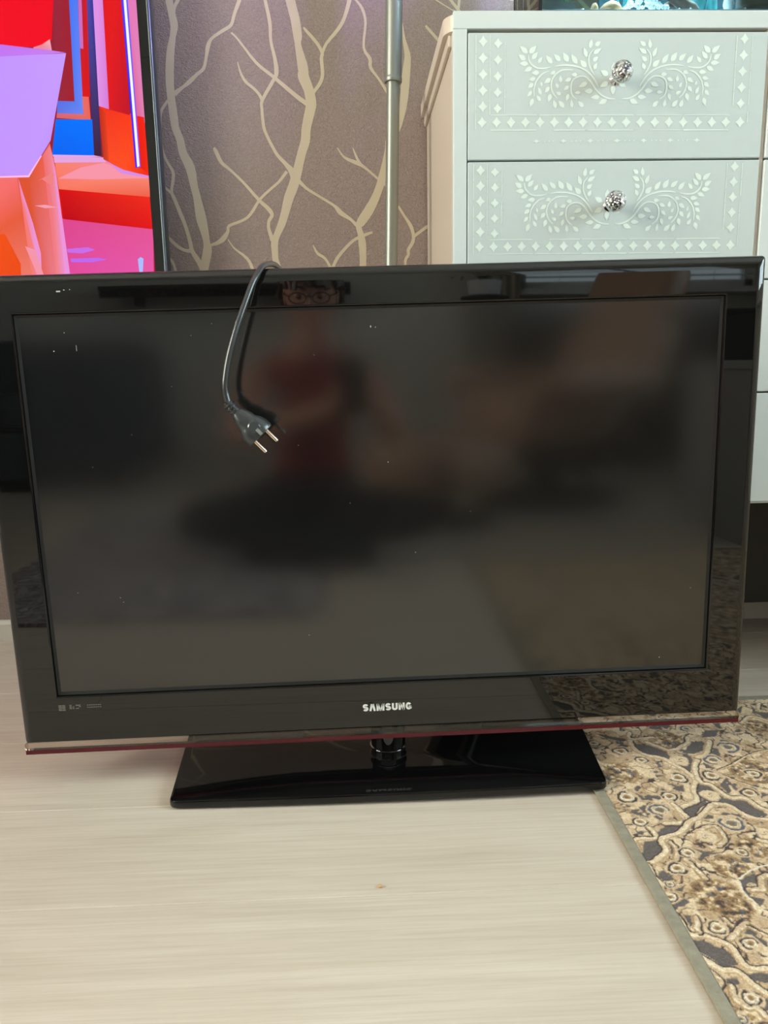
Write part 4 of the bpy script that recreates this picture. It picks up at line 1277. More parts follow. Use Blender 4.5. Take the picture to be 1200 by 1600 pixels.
# ------------------------------------------------------------------ power cord over the top edge
cord = thing('power_cord', 'black power cord hanging over the television top with two-pin plug', 'cord', (-.185, -.02, .67))
cord.location = (0, 0, 0)
cp = catmull(CABLE, 6)
obj('cable', tube(bmesh.new(), cp, .0037, 12), M_CABLE, cord, True)
p0, p1 = Vector((-.1850, -.05, .5220)), Vector((-.1505, -.05, .4855))
ax = (p1 - p0).normalized()
pr = Vector((ax.z * -1, 0, ax.x)) * -1
pr = Vector((.0152, 0, .0106)).normalized()
pr = (pr - ax * pr.dot(ax)).normalized()
nr = ax.cross(pr)
if nr.y > 0:
    nr = -nr
tilt = Matrix.Rotation(math.radians(-16), 3, ax)
pr, nr = tilt @ pr, tilt @ nr


def plug_ring(t, rp, rn, n=24, sq=2.6, ox=0.0):
    out = []
    for k in range(n):
        a = 2 * PI * k / n
        c_, s_ = math.cos(a), math.sin(a)
        c_ = math.copysign(abs(c_) ** (2 / sq), c_)
        s_ = math.copysign(abs(s_) ** (2 / sq), s_)
        out.append(p0 + ax * t + pr * (rp * c_ + ox) + nr * (rn * s_))
    return out


bm = bmesh.new()
loops(bm, [plug_ring(-.004, .0048, .0048, sq=2), plug_ring(.013, .0062, .0058, sq=2), plug_ring(.0135, .0072, .0066), plug_ring(.020, .0105, .0088), plug_ring(.026, .0125, .0102), plug_ring(.030, .0128, .0102), plug_ring(.036, .0165, .0125), plug_ring(.043, .0188, .0138), plug_ring(.0512, .0190, .0140), plug_ring(.0530, .0180, .0132)], True, True)
plug = obj('plug', bm, M_CABLE, cord, 40)
for t in (.000, .0045, .009):
    bm = bmesh.new()
    loops(bm, [plug_ring(t - .0012, .0056, .0056, sq=2), plug_ring(t - .0008, .0068, .0066, sq=2), plug_ring(t + .0012, .0071, .0068, sq=2), plug_ring(t + .0016, .0058, .0058, sq=2)], True, True)
    obj('strain_relief_rib', bm, M_CABLE, plug, 40)
for s in (-1, 1):
    b0 = p0 + ax * .0525 + pr * (s * .0096)
    tube_bm = tube(bmesh.new(), [b0, b0 + ax * .0165, b0 + ax * .0184, b0 + ax * .019], [.0024, .0024, .0019, .0009], 14)
    obj('pin', tube_bm, M_BRASS, plug, 40)
for s in (1, -1):
    # side recess with the earthing clip
    bm = bmesh.new()
    loops(bm, [[p0 + ax * (.040 + .0075 * math.cos(a)) + pr * (.0075 * math.sin(a)) + nr * s * (.0136 + 0) for a in np.linspace(0, 2 * PI, 20, endpoint=False)],
               [p0 + ax * (.040 + .0060 * math.cos(a)) + pr * (.0060 * math.sin(a)) + nr * s * (.0149) for a in np.linspace(0, 2 * PI, 20, endpoint=False)]], False, True)
    bmesh.ops.recalc_face_normals(bm, faces=bm.faces)
    obj('grip_pad', bm, M_CABLE, plug, 40)
    bm = bmesh.new()
    q = [p0 + ax * t + pr * u + nr * s * h for t, u, h in ((.044, -.002, .0146), (.044, .002, .0146), (.0528, .002, .0146), (.0528, -.002, .0146))]
    q2 = [v + nr * s * .0009 for v in q]
    loops(bm, [q, q2], True, True)
    bmesh.ops.recalc_face_normals(bm, faces=bm.faces)
    obj('earth_clip', bm, M_STEEL, plug)

# ------------------------------------------------------------------ television on the wall, showing a broadcast
TVX1, TVZ0, TVY = -.3805, .625, .54
TVX0, TVZ1 = TVX1 - 1.235, TVZ0 + .712
wtv = thing('wall_television', 'black-framed wall television lit with a red and purple studio picture', 'television', ((TVX0 + TVX1) / 2, .575, TVZ0))
off = Vector(wtv.location)


def wobj(name, bm, m, smooth=False, parent=None):
    bmesh.ops.translate(bm, vec=-off, verts=bm.verts)
    return obj(name, bm, m, parent or wtv, smooth)


bw = .0225
bm = bmesh.new()
loops(bm, [rrect(TVX0 + .002, TVX1 - .002, TVZ0 + .002, TVZ1 - .002, .006, .572), rrect(TVX0, TVX1, TVZ0, TVZ1, .006, .566), rrect(TVX0, TVX1, TVZ0, TVZ1, .006, .546),
           rrect(TVX0 + .004, TVX1 - .004, TVZ0 + .004, TVZ1 - .004, .005, .5385), rrect(TVX0 + .008, TVX1 - .008, TVZ0 + .008, TVZ1 - .008, .004, .5378),
           rrect(TVX0 + bw, TVX1 - bw, TVZ0 + bw, TVZ1 - bw, .002, .5378), rrect(TVX0 + bw, TVX1 - bw, TVZ0 + bw, TVZ1 - bw, .002, .545)])
wobj('bezel', bm, M_GLOSS, 40)
bm = bmesh.new()
loops(bm, [rrect(TVX0 - .0004, TVX1 + .0004, TVZ0 - .0004, TVZ1 + .0004, .006, .566), rrect(TVX0 - .0004, TVX1 + .0004, TVZ0 - .0004, TVZ1 + .0004, .006, .5405), rrect(TVX0 + .0010, TVX1 - .0010, TVZ0 + .001, TVZ1 - .001, .006, .5376), rrect(TVX0 + .0034, TVX1 - .0034, TVZ0 + .0034, TVZ1 - .0034, .005, .5368), rrect(TVX0 + .0056, TVX1 - .0056, TVZ0 + .0056, TVZ1 - .0056, .005, .5376), rrect(TVX0 + .0062, TVX1 - .0062, TVZ0 + .0062, TVZ1 - .0062, .005, .5390)])
wobj('frame_edge_glint', bm, M_EDGE, 60)  # lighter strip stands for light glinting along the black frame
wobj('back_shell', nbox(TVX0 + .02, TVX1 - .02, .5725, .592, TVZ0 + .02, TVZ1 - .02, .006), M_MATTE)
wobj('wall_bracket', nbox(TVX0 + .45, TVX1 - .45, .592, .608, TVZ0 + .2, TVZ1 - .2, .003), M_MATTE)
screen = wobj('screen', nbox(TVX0 + bw - .001, TVX1 - bw + .001, .5412, .572, TVZ0 + bw - .001, TVZ1 - bw + .001), M_MATTE)
# flat picture: coloured areas in the screen plane, cut to the screen
bm = bmesh.new()
cl = bm.verts.layers.float_color.new('Col')
SXa, SXb, SZa, SZb = TVX0 + bw, TVX1 - bw, TVZ0 + bw, TVZ1 - bw
K = 2 ** (-EXPO)
for i, (P, cols) in enumerate(PICTURE):
    pts_ = [(x, z, np.array([lin(v) for v in c])) for (x, z), c in zip(P, cols)]

    def clip(L, f, lerp):
        out = []
        for a, b in zip(L, L[1:] + L[:1]):
            fa, fb = f(a), f(b)
            if fa >= 0:
                out.append(a)
            if (fa >= 0) != (fb >= 0):
                t = fa / (fa - fb)
                out.append((a[0] + (b[0] - a[0]) * t, a[1] + (b[1] - a[1]) * t, a[2] + (b[2] - a[2]) * t))
        return out
    for f in (lambda p: p[0] - SXa, lambda p: SXb - p[0], lambda p: p[1] - SZa, lambda p: SZb - p[1]):
        pts_ = clip(pts_, f, None)
        if len(pts_) < 3:
            break
    if len(pts_) < 3:
        continue
    vs = []
    for x, z, c in pts_:
        v = bm.verts.new((x, .5410 - i * .00006, z))
        v[cl] = (c[0] * K, c[1] * K, c[2] * K, 1)
        vs.append(v)
    f_ = bm.faces.new(vs)
bmesh.ops.triangulate(bm, faces=bm.faces, quad_method='BEAUTY', ngon_method='EAR_CLIP')
bm.normal_update()
for f_ in bm.faces:
    if f_.normal.y > 0:
        f_.normal_flip()
wobj('broadcast_picture', bm, M_PICTURE, parent=screen)

# ------------------------------------------------------------------ chest of drawers
YF, YR = .2, .6
CX0, CX1 = .1176, 1.033
ZB, ZT = .336, 1.0505
chest = thing('chest_of_drawers', 'tall white chest of drawers with stencilled leaf scrolls, behind the television', 'chest', (.575, .4, 0))
coff = Vector(chest.location)


def cobj(name, bm, m, parent=chest, smooth=False):
    bmesh.ops.translate(bm, vec=-coff, verts=bm.verts)
    return obj(name, bm, m, parent, smooth)


# top board with rounded front corner, front rail and a lip below it
bm = bmesh.new()
out = [(CX0 - .011, YR), (CX0 - .011, YF + .05)]
for a in range(180, 271, 10):
    out.append((CX0 + .017 + .028 * math.cos(math.radians(a)), YF + .034 + .028 * math.sin(math.radians(a))))
for a in range(270, 361, 10):
    out.append((CX1 - .017 + .028 * math.cos(math.radians(a)), YF + .034 + .028 * math.sin(math.radians(a))))
out += [(CX1 + .011, YF + .05), (CX1 + .011, YR)]
cxm = sum(p[0] for p in out) / len(out)
L0 = [(x, y, 1.0290) for x, y in out]
loops(bm, [[(x + (.002 if x < cxm else -.002), y + (.002 if y < .5 else 0), 1.0280) for x, y in out], L0, [(x, y, 1.0500) for x, y in out], [(x + (.002 if x < cxm else -.002), y + (.002 if y < .5 else 0), 1.0515) for x, y in out]], True, True)
cobj('top_board', bm, M_SIDE, smooth=40)
cobj('front_rail', nbox(CX0, CX1, YF, YF + .0065, 1.0277, 1.0508, .0008, 1), M_CHEST)
cobj('side_moulding', nbox(CX0 - .005, CX0 + .001, YF + .02, YR, 1.0115, 1.0279, .002), M_SIDE)
cobj('side_panel', nbox(CX0 + .0004, CX0 + .018, YF + .006, YR, ZB, 1.0277), M_SIDE)
cobj('side_panel', nbox(CX1 - .018, CX1 - .0004, YF + .006, YR, 0, 1.0277), M_SIDE)  # lower part unseen, added down to the floor to block side light
cobj('front_stile', nbox(CX0, .1372, YF, YF + .020, ZB, 1.0275, .0008, 1), M_CHEST)
cobj('front_stile', nbox(CX1 - .0196, CX1, YF, YF + .020, ZB, 1.0275, .0008, 1), M_CHEST)
cobj('divider', nbox(.5712, .5768, YF + .004, YR - .02, ZB + .004, 1.0275), M_SIDE)
cobj('back_panel', nbox(CX0 + .018, CX1 - .018, YR - .012, YR, ZB, 1.0277), M_SIDE)
cobj('bottom_panel', nbox(CX0 + .018, CX1 - .018, YF + .004, YR - .012, ZB, ZB + .016), M_CHEST)
cobj('plinth', nbox(CX0 + .03, CX1 - .03, .44, .56, .09, ZB, .002), M_MATTE)
for x in (CX0 + .06, ):
    for y in (.29, .55):
        cobj('leg', lathe(bmesh.new(), [(.012, 0), (.013, .004), (.020, ZB)], 16, Matrix.Translation((x, y, 0))), M_MATTE, smooth=40)

# stencilled scroll, built once in coordinates of its own centre
SCZ = .93488


def leaf(bm, x0, z0, x1, z1, w, y):
    d = Vector((x1 - x0, z1 - z0))
    n = Vector((-d.y, d.x)).normalized()
    L = []
    for t, k in ((0, .12), (.12, .62), (.3, .98), (.5, .95), (.72, .6), (.9, .2), (1, 0)):
        L.append((t, k))
    P = [Vector((x0, z0)) + d * t + n * (w / 2 * k) for t, k in L] + [Vector((x0, z0)) + d * t - n * (w / 2 * k) for t, k in reversed(L[:-1])]
    vs = [bm.verts.new((p.x, y, p.y)) for p in P]
    f = bm.faces.new(vs)
    f.normal_update()
    if f.normal.y > 0:
        f.normal_flip()


def diamond(bm, x, z, rx, rz, y, k=.36):
    P = []
    for i in range(8):
        a = PI / 4 * i
        r = 1 if i % 2 == 0 else k * 1.65
        P.append(bm.verts.new((x + rx * r * math.cos(a), y, z + rz * r * math.sin(a))))
    f = bm.faces.new(P)
    f.normal_update()
    if f.normal.y > 0:
        f.normal_flip()


def strip(bm, x0, z0, x1, z1, w, y, rnd):
    """hand-painted line with the gaps of a stencil"""
    n = 5
    for i in range(n):
        a, b = i / n + .006, (i + 1) / n - .004
        if rnd.random() < .12:
            a += .3 / n
        w2 = w * rnd.uniform(.6, 1.1)
        A = Vector((x0 + (x1 - x0) * a, z0 + (z1 - z0) * a))
        B = Vector((x0 + (x1 - x0) * b, z0 + (z1 - z0) * b))
        d = (B - A).normalized()
        nn = Vector((-d.y, d.x)) * w2 / 2
        f = bm.faces.new([bm.verts.new((p.x, y, p.y)) for p in (A + nn, B + nn, B - nn, A - nn)])
        f.normal_update()
        if f.normal.y > 0:
            f.normal_flip()


def scroll(dx, dashes, seed):
    bm = bmesh.new()
    rnd = random.Random(seed)
    y = -.0003
    for s in (1, -1):
        for x0, z0, x1, z1, w in STENCIL_LEAVES:
            leaf(bm, s * x0 * 1.0 + dx, z0, s * x1 + dx, z1, w, y)
        for P, w in STENCIL_STEMS:
            ribbon(bm, [(s * x + dx, z, w * (.55 if i in (0, len(P) - 1) else 1)) for i, (x, z) in enumerate(P)], y - .00003, 5)
    for k in range(6):
        a = PI / 6 + k * PI / 3
        cx, cz = dx + .0085 * -1 + .013 * math.cos(a), .027 + .013 * math.sin(a)
        leaf(bm, cx - .004 * math.cos(a), cz - .004 * math.sin(a), cx + .009 * math.cos(a), cz + .009 * math.sin(a), .0075, y - .00005)
    # border of diamonds
    for i in range(19):
        x = -.1975 + i * (.1805 + .1975) / 18
        diamond(bm, x + dx, -.0300 - .002 * i / 18, .0070, .0076, y)
    for i in range(5):
        z = .0762 - i * .0213
        diamond(bm, -.1965 + dx, z, .0068, .0076, y)
        diamond(bm, -.1753 + dx, z - .0026, .0064, .0070, y)
        diamond(bm, .1795 + dx, z + .0022, .0066, .0074, y)
    for x, zt, zb in ((-.2066, .0855, -.040), (-.1864, .0855, -.0203), (-.1650, .0762, -.0175), (.1684, .0834, -.0097), (.1911, .0838, -.0330)):
        strip(bm, x + dx, zt, x + dx, zb, .0013, y, rnd)
    strip(bm, -.1874 + dx, -.0203, .166 + dx, -.0222, .0014, y, rnd)
    strip(bm, -.1874 + dx, -.0405, .166 + dx, -.0424, .0014, y, rnd)
    if dashes:
        for i in range(7):
            x = -.118 + i * (.236 / 6)
            diamond(bm, x + dx, -.0559, .0055, .0030, y, .3)
            if i < 6:
                for j in range(3):
                    diamond(bm, x + dx + .012 + j * .0065, -.0559, .0014, .0012, y, .4)
    return bm


ZROW = [1.0235, .8525, .6815, .512]
ZEND = [.8530, .6820, .5125, .338]
for c_, (x0, x1) in enumerate(((.1387, .5702), (.5778, 1.0115))):
    for r_ in range(4):
        dr = cobj('drawer', nbox(x0, x1, YF - .0002, YF + .020, ZEND[r_] + .0012, ZROW[r_] - .0009, .0010, 1), M_DRAWER if c_ == 0 else M_CHEST)
        zc = ZROW[r_] - (1.0235 - SCZ)
        if c_ == 0:
            bm = scroll(0, r_ == 0, 5 + r_)
            bmesh.ops.translate(bm, vec=(.35657 - .0027 * r_, YF - .0003, zc), verts=bm.verts)
            cobj('stencil', bm, M_STENCIL, dr)
        cobj('drawer_box', nbox(x0 + .012, x1 - .012, YF + .0205, YR - .04, ZEND[r_] + .012, ZROW[r_] - .02), M_SIDE, dr)
        kx = (.3508 - .0027 * r_) if c_ == 0 else .795
        kz = zc + .0262
        rot = Matrix.Translation((kx, YF - .0004, kz)) @ Matrix.Rotation(math.radians(90), 4, 'X')
        cobj('knob_stem', lathe(bmesh.new(), [(.0085, 0), (.0085, .0015), (.0052, .004), (.0048, .012), (.0072, .0150), (.0078, .017)], 20, rot), M_CHROME, dr, 40)
        prof = []
        for k in range(13):
            a = -PI / 2 + .42 + (PI - .42) * k / 12
            prof.append((max(.0004, .0150 * math.cos(a)), .0300 + .0135 * math.sin(a)))
        bm = lathe(bmesh.new(), prof, 28, rot)
        cobj('knob', bm, M_KNOB, dr, True)

# ------------------------------------------------------------------ aquarium on the chest
AX0, AX1, AY0, AY1, AZ0 = .2462, .985, .2320, .415, 1.0516
aq = thing('aquarium', 'lit glass fish tank standing on top of the white chest', 'aquarium', ((AX0 + AX1) / 2, (AY0 + AY1) / 2, AZ0))
aoff = Vector(aq.location)


def aobj(name, bm, m, parent=aq, smooth=False):
    bmesh.ops.translate(bm, vec=-aoff, verts=bm.verts)
    return obj(name, bm, m, parent, smooth)


AH = .36
aobj('base_frame', nbox(AX0 - .0005, AX1 + .0005, AY0 - .0005, AY1 + .0005, AZ0, AZ0 + .003), M_MATTE)
aobj('glass_pane', nbox(AX0, AX1, AY0, AY0 + .005, AZ0 + .003, AZ0 + AH), M_GLASS)
aobj('glass_pane', nbox(AX0, AX1, AY1 - .005, AY1, AZ0 + .003, AZ0 + AH), M_GLASS)
aobj('glass_pane', nbox(AX0, AX0 + .005, AY0 + .0055, AY1 - .0055, AZ0 + .003, AZ0 + AH), M_GLASS)
aobj('glass_pane', nbox(AX1 - .005, AX1, AY0 + .0055, AY1 - .0055, AZ0 + .003, AZ0 + AH), M_GLASS)
for x in (AX0, AX1 - .0042):
    for y in (AY0 - .0002, AY1 - .0040):
        aobj('silicone_seam', nbox(x - .0003, x + .0045, y, y + .0042, AZ0 + .003, AZ0 + AH), M_MATTE)
aobj('backdrop', nbox(AX0 + .14, AX1 - .006, AY1 - .009, AY1 - .0058, AZ0 + .004, AZ0 + AH - .03), M_TANKBACK)
aobj('water', nbox(AX0 + .0055, AX1 - .0055, AY0 + .0055, AY1 - .0095, AZ0 + .0035, AZ0 + AH - .05), M_WATER)
lamp = aobj('lamp_bar', nbox(AX0 + .02, AX1 - .02, .30, .36, AZ0 + AH + .001, AZ0 + AH + .022, .004), M_GREY)
for x in (AX0 + .05, AX1 - .05):
    aobj('lamp_bracket', nbox(x - .008, x + .008, AY0 + .001, AY1 - .001, AZ0 + AH, AZ0 + AH + .004), M_MATTE, lamp)
la = area('aquarium_light', ((AX0 + AX1) / 2, .33, AZ0 + AH - .002), (0, 0, 0), .62, .04, 9.0, (.95, .95, 1.0))
lw = area('added_wall_tint_light', (AX0 + .018, .33, AZ0 + AH + .012), (0, math.radians(68), 0), .02, .05, 2.6, (.40, .26, 1.0))  # added purple lamp, tints the wall like spill from the tank


def rock(bm, x, y, z, rx, ry, rz, seed, n=2):
    rnd = random.Random(seed)
    r = bmesh.ops.create_icosphere(bm, subdivisions=n, radius=1)
    ph = [rnd.uniform(0, 6) for _ in range(6)]
    for v in r['verts']:
        c = v.co
        k = 1 + .12 * math.sin(3 * c.x + ph[0]) + .1 * math.sin(4 * c.y + ph[1]) + .08 * math.sin(5 * c.z + ph[2])
        v.co = Vector((x + c.x * rx * k, y + c.y * ry * k, z + c.z * rz * k))
    return bm


def tank_thing(name, bm, m, label, cat, group=None, smooth=True):
    return tag(obj(name, bm, m, smooth=smooth), label, cat, group)


zf = AZ0 + .0165          # top of the gravel bed at the front glass
tank_thing('slate_block', prism(bmesh.new(), [(.254, zf), (.302, zf), (.3025, zf + .0095), (.280, zf + .0135), (.254, zf + .0155)], .244, .29), M_SLATE, 'lower grey slate slab at the left end of the tank', 'stone', smooth=False)
tank_thing('slate_block', prism(bmesh.new(), [(.254, zf + .0160), (.281, zf + .0142), (.281, zf + .030), (.254, zf + .033)], .247, .29), M_SLATE, 'upper grey slate slab at the left end of the tank', 'stone', smooth=False)
tank_thing('small_tan_stone', rock(bmesh.new(), .3325, .252, zf + .006, .0062, .007, .0062, 3), M_STONE, 'small tan stone beside the big rounded one in the tank', 'stone')
tank_thing('rounded_tan_stone', rock(bmesh.new(), .3595, .256, zf + .006, .0195, .013, .0105, 4), M_STONE, 'large rounded tan stone lying at the tank front glass', 'stone')
rnd = random.Random(5)
for k in range(44):
    x = .384 + rnd.random() * .058
    y = .243 + rnd.random() * .045
    z = zf + .002 + (y - .243) * .45 + rnd.random() * .012 * math.sin(PI * (x - .38) / .066)
    bm = rock(bmesh.new(), 0, 0, 0, .0030 + rnd.random() * .0022, .0035, .0024 + rnd.random() * .0016, 20 + k, 1)
    o = obj('pale_pebble', bm, M_WSTONE, smooth=True, loc=(x, y, z))
    tag(o, 'pale blue-white pebble in the heap at the tank front', 'pebble', 'pebbles heaped in the tank')
bm = bmesh.new()
for P, r in (([(.432, .262, zf + .044), (.450, .258, zf + .026), (.470, .254, zf + .011), (.486, .252, zf + .004)], [.008, .0085, .0075, .004]), ([(.446, .268, zf + .045), (.466, .266, zf + .026), (.490, .258, zf + .006)], [.005, .006, .004]), ([(.458, .27, zf + .02), (.444, .275, zf + .014), (.436, .272, zf + .008)], [.006, .005, .003])):
    C_ = catmull(P, 4)
    tube(bm, C_, [r[min(i // 4, len(r) - 1)] for i in range(len(C_))], 9)
tank_thing('driftwood', bm, M_WOODY, 'grey-brown driftwood slanting down to the tank floor', 'driftwood')
tank_thing('teal_rock', rock(bmesh.new(), .500, .282, zf + .022, .012, .012, .020, 8), M_TEAL, 'left of two blue-green rocks right of the driftwood', 'stone')
tank_thing('teal_rock', rock(bmesh.new(), .519, .276, zf + .018, .008, .010, .018, 12), M_TEAL, 'blue-green rock next to the upright white rock', 'stone')
tank_thing('white_rock', rock(bmesh.new(), .5335, .252, zf + .012, .0075, .009, .0125, 9), M_WSTONE, 'upright white rock beside the dark tank filter', 'stone')
tank_thing('tank_filter', nbox(.545, .64, .2385, .2560, zf + .0030, zf + .2, .003), M_SLATE, 'dark grey box filter standing in the tank', 'filter')
for k, (x, y) in enumerate(((.405, .35), (.315, .37))):
    bm = bmesh.new()
    rnd = random.Random(40 + k)
    for j in range(9):
        a = rnd.uniform(0, 6.28)
        s = rnd.uniform(.25, .6)
        P = [Vector((x, y, zf + .012)) + Vector((math.cos(a) * s * t * .05, math.sin(a) * s * t * .035, t * .09)) for t in (0, .35, .7, 1)]
        tube(bm, catmull(P, 3), [.0012, .0016, .0020, .0022, .0022, .002, .0016, .0014, .001, .0006][:10], 6)
    tank_thing('water_plant', bm, M_LEAF if k else M_TEAL, ['blue-green water plant behind the pebble heap', 'green water plant behind the rounded tan stone'][k], 'plant')
bm = bmesh.new()
A, B = [], []
nx, ny = 60, 10
g = [[bm.verts.new((AX0 + .006 + (AX1 - AX0 - .012) * i / nx, AY0 + .006 + (AY1 - AY0 - .016) * j / ny, zf - .0012 + .020 * (j / ny) ** 1.2 + random.Random(i * 31 + j).uniform(0, .0012))) for j in range(ny + 1)] for i in range(nx + 1)]
for i in range(nx):
    for j in range(ny):
        bm.faces.new((g[i][j], g[i + 1][j], g[i + 1][j + 1], g[i][j + 1]))
lo = [[bm.verts.new((v.co.x, v.co.y, AZ0 + .0034)) for v in (g[i][0], g[i][ny])] for i in range(nx + 1)]
for i in range(nx):
    bm.faces.new((lo[i][0], lo[i + 1][0], g[i + 1][0], g[i][0]))
    bm.faces.new((g[i][ny], g[i + 1][ny], lo[i + 1][1], lo[i][1]))
rnd = random.Random(77)
for k in range(420):
    i, j = rnd.randrange(nx), rnd.randrange(ny)
    p = g[i][j].co + Vector((rnd.uniform(0, .01), rnd.uniform(0, .012), .0012))
    r = bmesh.ops.create_icosphere(bm, subdivisions=1, radius=rnd.uniform(.0014, .0026))
    bmesh.ops.translate(bm, vec=p, verts=r['verts'])
gv = obj('tank_gravel', bm, M_WSTONE, kind='stuff')
tag(gv, 'sloping bed of pale gravel on the tank floor', 'gravel')

# ------------------------------------------------------------------ telescopic pole
pole = thing('telescopic_pole', 'grey aluminium telescopic pole standing upright against the branch wallpaper', 'pole', (.022, .5, 0))
A = Vector((.0305, .5, 0)) - Vector((.022, .5, 0))
dirp = Vector((.0522 - .0401, 0, 1.1901 - .7507)).normalized()
base = Vector((.0401 - dirp.x / dirp.z * .7507 - .022, 0, 0))


def pt(z):
    return base + dirp * (z / dirp.z)


obj('lower_tube', tube(bmesh.new(), [pt(.012), pt(1.10)], .0118, 28), M_STEEL, pole, 40)
obj('upper_tube', tube(bmesh.new(), [pt(1.066), pt(2.1)], .0150, 28), M_STEEL, pole, 40)
obj('collar', tube(bmesh.new(), [pt(1.057), pt(1.0585), pt(1.064), pt(1.066)], [.0150, .0158, .0158, .0151], 28), M_STEEL, pole, 40)
obj('foot', tube(bmesh.new(), [pt(.0005), pt(.004), pt(.016), pt(.02)], [.015, .017, .017, .0125], 24), M_MATTE, pole, 40)
obj('end_cap', tube(bmesh.new(), [pt(2.1), pt(2.108), pt(2.112)], [.0152, .0152, .012], 24), M_MATTE, pole, 40)


# crumb on the floor
tag(obj('crumb', rock(bmesh.new(), -.0195, -.2335, .0018, .0034, .0022, .0016, 15, 1), M_STONE, smooth=True), 'tiny brown crumb lying on the pale floor in front of the television', 'crumb')
# ------------------------------------------------------------------ the room seen in the television's gloss
def cushion(x0, x1, y0, y1, z0, z1, r, dome=.0, mtx=None):
    bm = nbox(x0, x1, y0, y1, z0, z1)
    bmesh.ops.subdivide_edges(bm, edges=bm.edges[:], cuts=5, use_grid_fill=True)
    cx, cy, cz = (x0 + x1) / 2, (y0 + y1) / 2, (z0 + z1) / 2
    hx, hy, hz = (x1 - x0) / 2, (y1 - y0) / 2, (z1 - z0) / 2
    for v in bm.verts:
        p = Vector((v.co.x - cx, v.co.y - cy, v.co.z - cz))
        q = Vector((max(-hx + r, min(hx - r, p.x)), max(-hy + r, min(hy - r, p.y)), max(-hz + r, min(hz - r, p.z))))
        d = p - q
        if d.length > 1e-6:
            p = q + d.normalized() * min(d.length, r)
        e = (1 - (p.x / hx) ** 2) * (1 - (p.y / hy) ** 2)
        p.z += dome * e * (1 if p.z > 0 else 0)
        v.co = Vector((cx, cy, cz)) + p
    if mtx is not None:
        bmesh.ops.transform(bm, matrix=mtx, verts=bm.verts)
    return bm


# recliner and footstool
rc = thing('recliner', 'brown leather recliner on a dark round base, behind the seated person', 'armchair', (.75, -2.12, 0), math.radians(68))
obj('base_ring', lathe(bmesh.new(), [(.27, 0), (.30, .004), (.30, .03), (.25, .038), (.06, .05), (.045, .22)], 32), M_DARKWOOD, rc, 40)
obj('seat', cushion(-.27, .27, -.25, .30, .24, .45, .07, .03), M_LEATHER, rc, True)
bk = Matrix.Translation((0, -.24, .40)) @ Matrix.Rotation(math.radians(24), 4, 'X')
obj('backrest', cushion(-.28, .28, -.09, .09, -.02, .36, .07, 0, bk), M_LEATHER, rc, True)
obj('headrest', cushion(-.24, .24, -.07, .09, .35, .60, .07, 0, bk), M_LEATHER, rc, True)
for s in (-1, 1):
    obj('armrest', cushion(s * .34 - .06, s * .34 + .06, -.25, .27, .44, .54, .04, .01), M_LEATHER, rc, True)
    obj('arm_frame', tube(bmesh.new(), catmull([(s * .34, -.2, .45), (s * .345, -.02, .25), (s * .30, .02, .17), (s * .10, 0, .15)], 5), .02, 12), M_DARKWOOD, rc, True)
fs = thing('footstool', 'low brown leather footstool in front of the recliner', 'footstool', (.26, -1.72, 0), math.radians(50))
obj('base_ring', lathe(bmesh.new(), [(.18, 0), (.20, .004), (.20, .02), (.05, .035), (.04, .13)], 28), M_DARKWOOD, fs, 40)
obj('seat', cushion(-.24, .24, -.18, .18, .12, .29, .06, .02), M_LEATHER, fs, True)

# sofa
sf = thing('sofa', 'slate grey fabric sofa against the left of the far wall', 'sofa', (-1.72, -3.0, 0))
obj('seat_base', nbox(-.62, .62, -.48, .42, .06, .28, .02), M_SOFA, sf)
obj('backrest', cushion(-.62, .62, -.50, -.26, .26, .72, .08), M_SOFA, sf, True)
for s in (-1, 1):
    obj('armrest', cushion(s * .54 - .09, s * .54 + .09, -.48, .43, .20, .58, .07), M_SOFA, sf, True)
    obj('seat_cushion', cushion(s * .225 - .222, s * .225 + .222, -.28, .42, .275, .44, .06, .02), M_SOFA, sf, True)
    for y in (-.42, .36):
        obj('leg', lathe(bmesh.new(), [(.016, 0), (.022, .065)], 12, Matrix.Translation((s * .55, y, 0))), M_DARKWOOD, sf)

# dark sideboard added under the far window to darken its reflection
sb = thing('sideboard', 'long dark sideboard added under the far window to darken the reflection', 'sideboard', (1.62, -3.10, 0))
obj('body', nbox(-.78, .78, -.2, .2, .06, .78, .004), M_DARKWOOD, sb)
obj('top', nbox(-.80, .80, -.21, .22, .7805, .805, .004), M_DARKWOOD, sb)
for k in range(4):
    d_ = obj('door', nbox(-.775 + k * .39, -.395 + k * .39, .2005, .218, .08, .77, .003), M_DARKWOOD, sb)
    obj('handle', nbox(-.42 + k * .39, -.41 + k * .39, .2185, .236, .42, .54, .002), M_CHROME, d_)
for x in (-.7, .7):
    for y in (-.15, .15):
        obj('leg', nbox(x - .025, x + .025, y - .02, y + .02, 0, .06), M_DARKWOOD, sb)

# side cabinet
sd = thing('side_cabinet', 'small grey open cabinet near the right of the room', 'cabinet', (1.30, -1.45, 0), math.radians(-8))
obj('top', nbox(-.2, .2, -.18, .18, .53, .555, .003), M_GREY, sd)
for s in (-1, 1):
    obj('side_panel', nbox(s * .18 - .011, s * .18 + .011, -.17, .17, 0, .53), M_GREY, sd)
obj('back_panel', nbox(-.169, .169, -.17, -.158, .04, .53), M_MATTE, sd)
obj('shelf', nbox(-.169, .169, -.158, .165, .05, .07), M_GREY, sd)
obj('door', nbox(-.167, -.01, .150, .166, .075, .525), M_GREY, sd)

